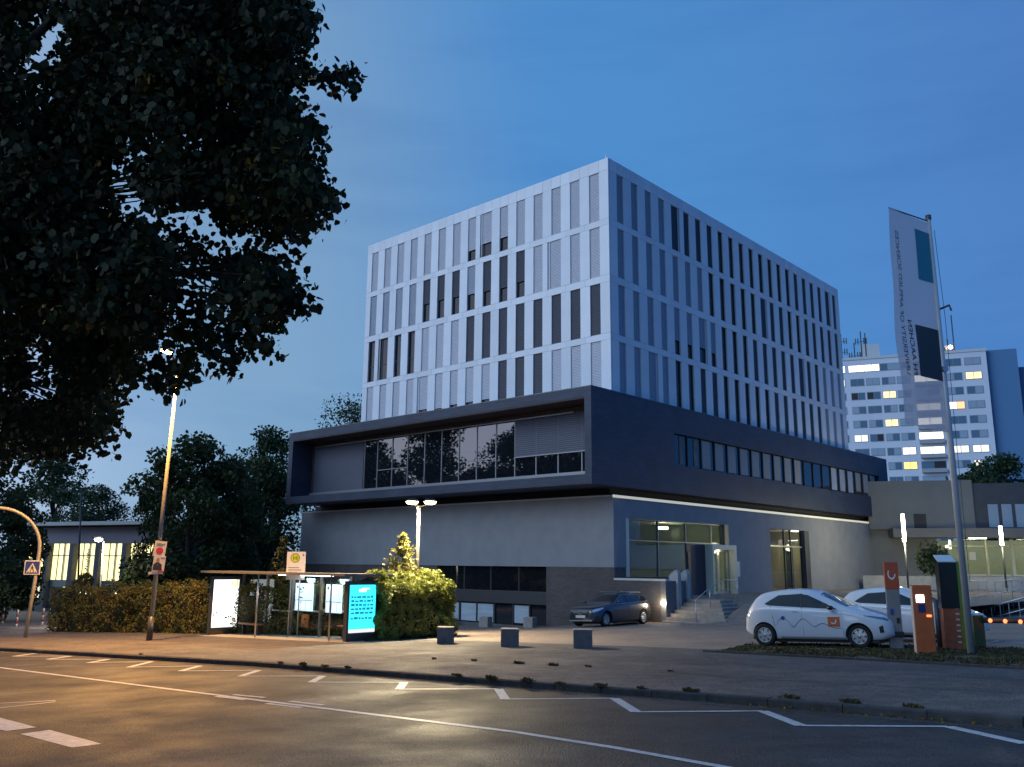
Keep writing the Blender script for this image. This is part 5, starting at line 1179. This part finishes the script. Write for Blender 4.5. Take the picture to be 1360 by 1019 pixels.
# two thin lamps in front of the hall
u0 = gp(102, 822); t = thing('unlit_lamp', 'thin unlit lamp post with a long arm in front of the lit hall', 'street lamp', (u0.x, u0.y, G(u0.x, u0.y)))
tt_ = at_y(108, 655, u0.y)-t.location; te = at_y(84, 652, u0.y-.3)-t.location
MB().tube([(0, 0, -.1), tuple(tt_)], [.08, .05], 8).build('pole', M_steel_d, t, True); MB().tube([tuple(tt_), tuple(te)], .035, 8).build('arm', M_steel_d, t); MB().box(te.x-.4, te.x+.35, te.y-.12, te.y+.12, te.z-.06, te.z+.06).build('lamp_head', M_steel_d, t, bevel=.02)
u0 = at_y(134, 790, 52); t = thing('short_lamp', 'short lamp post with a bright white head behind the hedge', 'street lamp', (u0.x, u0.y, G(u0.x, u0.y)))
tt_ = at_y(138, 719, 52)-t.location; te = at_y(131, 716, 51.7)-t.location
MB().tube([(0, 0, -.1), tuple(tt_)], .05, 8).build('pole', MATS['yellowed_steel'], t, True); MB().box(te.x-.35, tt_.x+.05, te.y-.1, te.y+.1, te.z+.03, te.z+.12).build('lamp_head', M_steel_d, t); MB().lathe([(.22, .02), (.16, -.12), (.001, -.16)], 14, Matrix.Translation(te)).build('lens', emis('pinkish_lens', (1, .84, .74), 16), t, True)
spot('short_lamp_light', te+Vector((0, 0, -.2)), (1, .82, .66), 500, 165, .6, .1, t)

# ------------------------------------------------------------------ trees
def limb(mb, a, b, r0, r1, bend=.15, n=5):
    a, b = Vector(a), Vector(b); L_ = (b-a).length; off = Vector((random.uniform(-1, 1), random.uniform(-1, 1), random.uniform(-.3, .6)))*bend*L_
    pts = [a.lerp(b, i/n)+off*math.sin(math.pi*i/n) for i in range(n+1)]; mb.tube(pts, [r0+(r1-r0)*i/n for i in range(n+1)], 7); return pts
def make_tree(name, lab, loc, h, rx, crown0, nclump, nleaf, lsize, lm, group=None, sparse=.35, taper=.6):
    t = thing(name, lab, 'tree', loc, random.uniform(0, 6.28), group)
    mb = MB(); th = h*.62; limb(mb, (0, 0, -.3), (random.uniform(-.3, .3), random.uniform(-.3, .3), th), h*.024+.06, h*.009, .03, 6)
    P = []
    for k in range(nclump):
        v = random.random(); z = crown0+(h-crown0)*v
        prof = math.sin(math.pi*min(1, (v*.86+.12)))**taper
        a = random.uniform(0, 6.28); rr_ = rx*prof*(random.random()**.45)*.92
        c = Vector((math.cos(a)*rr_, math.sin(a)*rr_, z)); cr_ = h*.075*random.uniform(.6, 1.5)
        if k % 3 == 0: limb(mb, (0, 0, max(h*.15, min(th, z*.72))), c, h*.008, .015, .10, 4)
        P.append(blob_leaves(int(nleaf/nclump*(cr_/(h*.075))**1.5), c, (cr_*1.15, cr_*1.15, cr_*.75), shell=sparse))
    mb.build('trunk', M_bark, t, True); link('crown', leaves_mesh('crown', np.vstack(P), lsize, lm, 4, droop=.2), t)
    return t
def place(px, y): p = at_y(px, 780, y); return (p.x, p.y, G(p.x, p.y)-.1)
def height_for(px, py, y): return at_y(px, py, y).z-G(*place(px, y)[:2])
TG = 'trees behind the hedge'
tp = make_tree('broadleaf_tree', 'dark round-crowned tree behind the bus shelter roof', place(242, 58), height_for(242, 588, 58), 4.6, 1.0, 90, 15000, .30, L_dark, TG)
tp2 = make_tree('broadleaf_tree', 'dark tree whose top shows just left of the slate box', place(352, 84), height_for(352, 577, 84), 4.4, .8, 90, 15000, .30, L_dark2, TG)
def tree_copy(src, lab, px, py, y, rz, wide=1.):
    s0 = [c for c in src.children if c.name.startswith('crown')][0]; h0_ = max(v[2] for v in s0.bound_box); s = height_for(px, py, y)/h0_
    return dup(src, place(px, y), (0, 0, rz), lab, (s*wide, s*wide, s))
tree_copy(tp2, 'dark tree between the tall street lamp and the bus stop sign', 300, 600, 60, 2.1, .8)
tree_copy(tp, 'dark tree directly right of the lit hall windows', 203, 622, 66, 4.0, .62)
tree_copy(tp2, 'dark tree rising behind the roof of the lit hall', 120, 640, 84, .7, 1.2)
tree_copy(tp, 'dark tree left of the lit hall behind the crossing sign', 8, 640, 60, 5.2, .75)
tree_copy(tp2, 'leftmost dark tree behind the curved crossing pole', -70, 560, 52, 3.3, 1.2)
tree_copy(tp, 'dense dark tree between shelter and rendered wall', 345, 600, 76, 1.2, .85)
tree_copy(tp2, 'tree top showing behind the hall left of the far lamp', 60, 600, 95, 1.9, 1.2)
tl_ = make_tree('birch_tree', 'feathery tree top showing above the slate box beside the white tower', place(452, 88), height_for(452, 538, 88), 5.0, 4, 70, 8000, .26, L_dark, None, .2)
tr_ = make_tree('round_tree', 'dark green tree above the annex roof at the right edge', (at_y(1325, 640, 96).x, 96, -1.5), at_y(1325, 612, 96).z+1.5, 5.5, 5, 70, 11000, .36, L_dark2)
# trees across the street behind the viewer, seen mirrored in the loggia glass
for k, (x, y, s, lab) in enumerate(((-22, 6, 1.0, 'street tree mirrored in the left loggia panes'), (-34, 14, 1.25, 'street tree mirrored in the middle loggia panes'), (-30, -2, .9, 'street tree mirrored near the loggia right blind'), (-44, 22, 1.2, 'farther street tree mirrored in the loggia glass'), (-46, 4, 1.3, 'farthest street tree mirrored in the loggia glass'), (-15, -8, 1.0, 'street tree mirrored in the basement strip windows'), (-40, 47, 1.1, 'park tree mirrored low in the left loggia panes'), (-50, 53, 1.2, 'park tree mirrored beside the loggia blind'), (-60, 46, 1.25, 'park tree mirrored in the centre of the loggia glass'), (-56, 60, 1.1, 'park tree mirrored behind the others in the loggia glass'), (-70, 52, 1.3, 'tallest park tree mirrored in the loggia glass'), (-50, 41, 1.25, 'park tree mirrored in the right loggia panes'), (-64, 36, 1.4, 'far park tree mirrored in the right loggia panes'), (-58, 43.5, 1.15, 'slim park tree mirrored next to the right loggia blind'))):
    dup((tp, tp2)[k % 2], (x, y, G(x, y)-.1), (0, 0, k*1.3), lab, (s*1.05, s*1.05, s*(.95 if k < 6 else 1.05)))['group'] = 'street trees on the near side'
for k, (x, y, s, lab) in enumerate(((-18, 16.5, 1.2, 'second street lime left of the overhanging one'), (-26, 23.5, 1.1, 'third street lime along the near pavement'), (-34.5, 30, 1.05, 'fourth street lime along the near pavement'), (-43, 37, 1.0, 'last street lime along the near pavement'))):
    dup((tp, tp2)[k % 2], (x, y, G(x, y)-.1), (0, 0, .4+k*1.7), lab, (s*.8, s*.8, s))['group'] = 'street trees on the near side'
# --- hedge on the left
def hedge(name, lab, pts, hgt, dep, n, size, lm, round_=.25, wob=.20):
    """hedge along ground points; leaf faces over its whole skin"""
    o = Vector(pts[0]); t = thing(name, lab, 'hedge', o)
    segs = [(Vector(a)-o, Vector(b)-o) for a, b in zip(pts[:-1], pts[1:])]; tot = sum((b-a).length for a, b in segs); P = []; Nn = []
    for a, b in segs:
        L_ = (b-a).length; e = (b-a).normalized(); nn = Vector((-e.y, e.x, 0)); m = int(n*L_/tot)
        s = RNG.random(m)*(L_+.5)-.25; u = RNG.random(m)*(hgt*2+dep); ph = RNG.random(m)
        for i in range(m):
            q = u[i]
            if q < hgt: yy, zz, nv = -dep/2, q, -nn
            elif q < hgt+dep: yy, zz, nv = -dep/2+(q-hgt), hgt, Vector((0, 0, 1))
            else: yy, zz, nv = dep/2, q-hgt-dep, nn
            base = a+e*s[i]; w = mnoise.noise(Vector((base.x*1.1+o.x, base.y*1.1+yy, zz*1.3)))*wob*2+mnoise.noise(Vector((base.x*4, base.y*4+yy*3, zz*4)))*wob
            c = Vector((0, yy, zz-hgt*.5)); sh = 1-round_*max(0, (abs(c.z)/(hgt*.5)-.6))
            p = base+nn*(yy*sh)+Vector((0, 0, zz))+nv*(w-.16*ph[i]**2); P.append(tuple(p)); Nn.append(tuple(nv))
    for a, b in ((segs[0][0], -1), (segs[-1][1], 1)):                      # ends
        sg = segs[0] if b < 0 else segs[-1]; e = (sg[1]-sg[0]).normalized()*b; nn = Vector((-e.y, e.x, 0)); m = int(n*dep*1.3/(tot*2.2))
        for i in range(m): yy, zz = random.uniform(-dep/2, dep/2), random.uniform(0, hgt); P.append(tuple(a+nn*yy+Vector((0, 0, zz))+e*(.1+.15*random.random()+mnoise.noise(Vector((yy*2, zz*2, 1)))*wob))); Nn.append(tuple(e))
    link('foliage', leaves_mesh('foliage', P, size, lm, 4, droop=.0, nrm=np.array(Nn)), t)
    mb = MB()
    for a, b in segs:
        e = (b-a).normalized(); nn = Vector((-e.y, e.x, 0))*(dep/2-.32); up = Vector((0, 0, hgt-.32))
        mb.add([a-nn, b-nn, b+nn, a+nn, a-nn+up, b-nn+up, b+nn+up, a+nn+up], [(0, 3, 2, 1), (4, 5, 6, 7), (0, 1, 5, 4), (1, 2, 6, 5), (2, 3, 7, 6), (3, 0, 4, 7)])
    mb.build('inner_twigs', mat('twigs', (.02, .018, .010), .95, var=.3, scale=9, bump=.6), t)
    for k in range(int(tot*2.5)):                                           # stray shoots
        a, b = random.choice(segs); p = a.lerp(b, random.random()); s = p+Vector((random.uniform(-.3, .3), random.uniform(-.2, .2), hgt-.1)); e2 = s+Vector((random.uniform(-.15, .15), random.uniform(-.15, .15), random.uniform(.15, .45)))
        pts_ = np.array([tuple(s.lerp(e2, j/7)) for j in range(8) for _ in range(2)]); link('shoot', leaves_mesh('shoot', pts_, size*.9, lm, 4), t)
    return t
g0, g1, g2 = gp(66, 839.5), gp(200, 842), gp(272, 842)
sh = Vector((.3, .55, 0))
hp_ = [g0+sh, g0.lerp(g2, .5)+sh, g2+sh]
for p in hp_: p.z = G(p.x, p.y)
hgt = (at_y(150, 779, hp_[1].y)-hp_[1]).z
hedge('clipped_hedge', 'long brownish clipped hedge left of the bus shelter', [tuple(p) for p in hp_], hgt, 1.2, 30000, .085, L_hedge)
# continuation of the hedge behind the shelter glass
q0 = g2+sh+Vector((.4, -.1, 0)); q1 = RF+Vector((.5, 3.4, 0)); q0.z, q1.z = G(q0.x, q0.y), G(q1.x, q1.y)
hedge('back_hedge', 'hedge behind the glass back wall of the bus shelter', [tuple(q0), tuple(q1)], hgt*.92, 1.0, 16000, .09, L_hedge)
b0_, b1_ = gp(487, 851), gp(578, 846); b0_, b1_ = b0_+Vector((.1, .75, 0)), b1_+Vector((-.2, .9, 0)); b0_.z, b1_.z = G(b0_.x, b0_.y), G(b1_.x, b1_.y)
bh = (at_y(530, 773, b0_.y)-b0_).z
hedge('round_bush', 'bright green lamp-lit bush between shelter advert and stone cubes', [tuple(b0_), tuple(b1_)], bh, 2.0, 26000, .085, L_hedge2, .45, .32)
# conifer in the bush
cpos = b0_.lerp(b1_, .42)+Vector((0, .5, 0)); ch = (at_y(526, 711, cpos.y)-cpos).z
t = thing('conifer_sapling', 'pointed yellow-green conifer rising out of the round bush', 'tree', cpos)
P = []
for k in range(170):
    f = random.random(); z = ch*(.42+.58*f); r = (1-f)*1.15+.05; a = random.uniform(0, 6.28)
    tip = Vector((math.cos(a)*r*random.uniform(.6, 1.1), math.sin(a)*r*random.uniform(.6, 1.1), z+r*.35)); st_ = Vector((0, 0, z-r*.1))
    for j in range(16): P.append(tuple(st_.lerp(tip, .25+.75*j/15)+Vector((random.gauss(0, .03), random.gauss(0, .03), random.gauss(0, .03)))))
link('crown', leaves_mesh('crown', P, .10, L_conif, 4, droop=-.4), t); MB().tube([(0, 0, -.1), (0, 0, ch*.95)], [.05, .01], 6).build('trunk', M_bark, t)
# grass fringe at the bush foot
pts = []
for k in range(1500):
    f = random.random(); p = b0_.lerp(b1_, f*1.5-.05)+Vector((0, random.uniform(-1.25, -.75), 0)); pts.append((p.x, p.y, G(p.x, p.y)))
o = stuff(link('bush_grass', leaves_mesh('bush_grass', pts, .10, L_grass, 4, droop=-1.4))); tag(o, 'grass fringe at the foot of the round bush', 'grass')
# small ball tree behind the hedge and a sapling near the bus stop sign
p = at_y(112, 785, 47); t = thing('ball_tree', 'small clipped ball tree poking above the hedge before the lit hall', 'tree', (p.x, p.y, G(p.x, p.y)))
cz_ = at_y(112, 772, 47).z-t.location.z
link('crown', leaves_mesh('crown', blob_leaves(1500, (0, 0, cz_), (.42, .42, .42)), .09, L_hedge, 4), t); MB().tube([(0, 0, -.1), (0, 0, cz_+.1)], .04, 6).build('trunk', M_bark, t)
P = [(random.gauss(0, .03), random.gauss(0, .03), cz_+.3+f) for f in np.linspace(0, 1.3, 90)]; link('top_shoot', leaves_mesh('top_shoot', P, .09, L_hedge, 4), t)
p = at_y(372, 800, 40); t = thing('young_sapling', 'thin leafy sapling behind the bus stop sign', 'tree', (p.x, p.y, G(p.x, p.y)))
zz = at_y(372, 714, 40).z-t.location.z; P = []
for k in range(60):
    f = random.random()**.7; z = zz*(.3+.7*f); a = random.uniform(0, 6.28); r = (1-f)*.9+.08
    for j in range(10): P.append((math.cos(a)*r*j/9, math.sin(a)*r*j/9, z+r*.4*j/9))
link('crown', leaves_mesh('crown', P, .13, L_hedge, 4), t); MB().tube([(0, 0, -.1), (0, 0, zz*.95)], [.04, .012], 6).build('trunk', M_bark, t)
p = at_y(437, 770, 42); t = shrub('bare_shrub', 'small thin shrub in front of the rendered wall above the shelter', 'shrub', (p.x, p.y, G(p.x, p.y)), (.9, .6, 1.5), 500, .12, L_weed)
# ------------------------------------------------------------------ big lime tree overhanging from the left
lime = thing('lime_tree', 'large lime tree with leafy branches hanging over the upper left', 'tree', (-9.2, 9.4, G(-9.2, 9.4)))
LO = Vector(lime.location)
outl = [(-330, -420), (200, -420), (330, -180), (380, -60), (398, 0), (406, 28), (384, 60), (376, 98), (372, 130), (398, 160), (424, 178), (394, 205), (408, 240), (428, 266), (398, 296), (376, 318), (372, 350), (384, 385), (402, 408), (372, 410), (352, 425), (330, 430), (316, 400), (300, 372), (286, 350), (262, 340), (236, 330), (222, 350), (215, 400), (205, 440), (188, 470), (158, 492), (150, 520), (138, 545), (130, 585), (100, 605), (50, 600), (0, 610), (-330, 620)]
holes = [(60, 45, 24), (78, 66, 16), (40, 92, 12), (150, 235, 20), (175, 250, 14), (72, 238, 10), (268, 295, 22), (288, 315, 18), (250, 285, 12), (268, 205, 12), (308, 150, 8), (60, 130, 10), (190, 195, 9), (345, 312, 14), (45, 470, 9), (55, 512, 12), (290, 265, 7), (130, 355, 10), (215, 300, 14), (165, 290, 8)]
sprays = [(384, 92), (398, 98), (412, 100), (426, 98), (440, 104), (452, 100), (462, 108), (470, 104), (402, 22), (390, 50), (420, 172), (432, 268), (412, 262), (404, 405), (388, 398), (352, 372), (340, 396), (362, 420), (346, 452), (318, 430), (302, 448), (286, 440), (310, 470), (290, 466), (270, 450), (258, 440), (300, 486), (240, 424), (228, 440), (236, 456), (214, 470), (206, 486), (218, 500), (232, 508), (248, 494), (242, 474), (262, 466), (250, 478), (224, 516), (284, 410), (262, 404), (250, 390), (272, 430), (330, 458), (352, 462), (298, 392), (180, 492), (170, 500), (160, 470), (146, 560), (138, 540), (150, 530)]
centers = []
rl = random.Random(5)
while len(centers) < 2500:
    px, py = rl.uniform(-330, 430), rl.uniform(-420, 620)
    off = px < -10 or py < -10
    if not inside(outl, px, py) or (off and rl.random() < .62): continue
    if any((px-a)**2+(py-b)**2 < (r+15)**2 for a, b, r in holes): continue
    if (px-222)**2+(py-467)**2 < 40**2: continue
    far = py > 400+.15*px and px < 190
    y = rl.uniform(8.6, 13.5) if not far else rl.uniform(12, 17)
    centers.append((px, py, y, 1.))
for px, py in sprays:
  if (px-222)**2+(py-467)**2 > 21**2: centers.append((px, py, rl.uniform(9.5, 10.8), .42))
P = []; Pa = []; tw_ = MB()
for px, py, y, s in centers:
    c = at_y(px, py, y)-LO; n = int(42*s)+22; sp_ = .125*s+.052
    q = np.clip(RNG.normal(size=(n, 3)), -1.7, 1.7)*np.array([sp_, sp_, sp_*.8])+np.array(c)
    P.append(q)
    if rl.random() < .05 and px > 60: Pa.append(RNG.normal(size=(7, 3))*.07+np.array(c))
link('crown', leaves_mesh('crown', np.vstack(P), .086, L_lime, 6, droop=.9, var=.5), lime); link('turning_leaves', leaves_mesh('turning_leaves', np.vstack(Pa), .09, L_autumn, 6, droop=.9), lime)
mb = MB(); limb(mb, (0, 0, -.4), (.3, .2, 5.5), .34, .24, .02); fork = Vector((.3, .2, 5.4))
mb.build('trunk', M_bark, lime, True)
for px, py, y in ((80, 330, 11), (200, 250, 11), (330, 350, 10.4), (320, 60, 11), (180, 60, 11.5), (20, 60, 11), (100, -200, 11), (250, -150, 10.6), (60, 520, 14), (-150, 200, 10), (-100, -250, 11)):
    mb = MB(); e = at_y(px, py, y)-LO; pts_ = limb(mb, fork, e, .10, .018, .08, 7)
    b_o = mb.build('limb', M_bark, lime, True)
    near = sorted(centers, key=lambda c: (c[0]-px)**2+(c[1]-py)**2)[:26]
    m2_ = MB()
    for c in near[::2]: limb(m2_, pts_[rl.choice((4, 5, 6))], at_y(c[0], c[1], c[2])-LO, .022, .006, .08, 4)
    m2_.build('branches', M_bark, b_o, True)
# twigs that carry the hanging sprays
for a, b in (((330, 330), (350, 455)), ((255, 340), (300, 480)), ((262, 330), (262, 460)), ((236, 320), (225, 505)), ((300, 340), (345, 440)), ((350, 120), (470, 104)), ((340, 380), (405, 408)), ((390, 230), (434, 268)), ((242, 350), (246, 496)), ((215, 420), (212, 480))):
    mb = MB(); limb(mb, at_y(*a, 10.2)-LO, at_y(*b, 10.0)-LO, .012, .005, .12, 6); mb.build('twig', M_bark, lime, True)
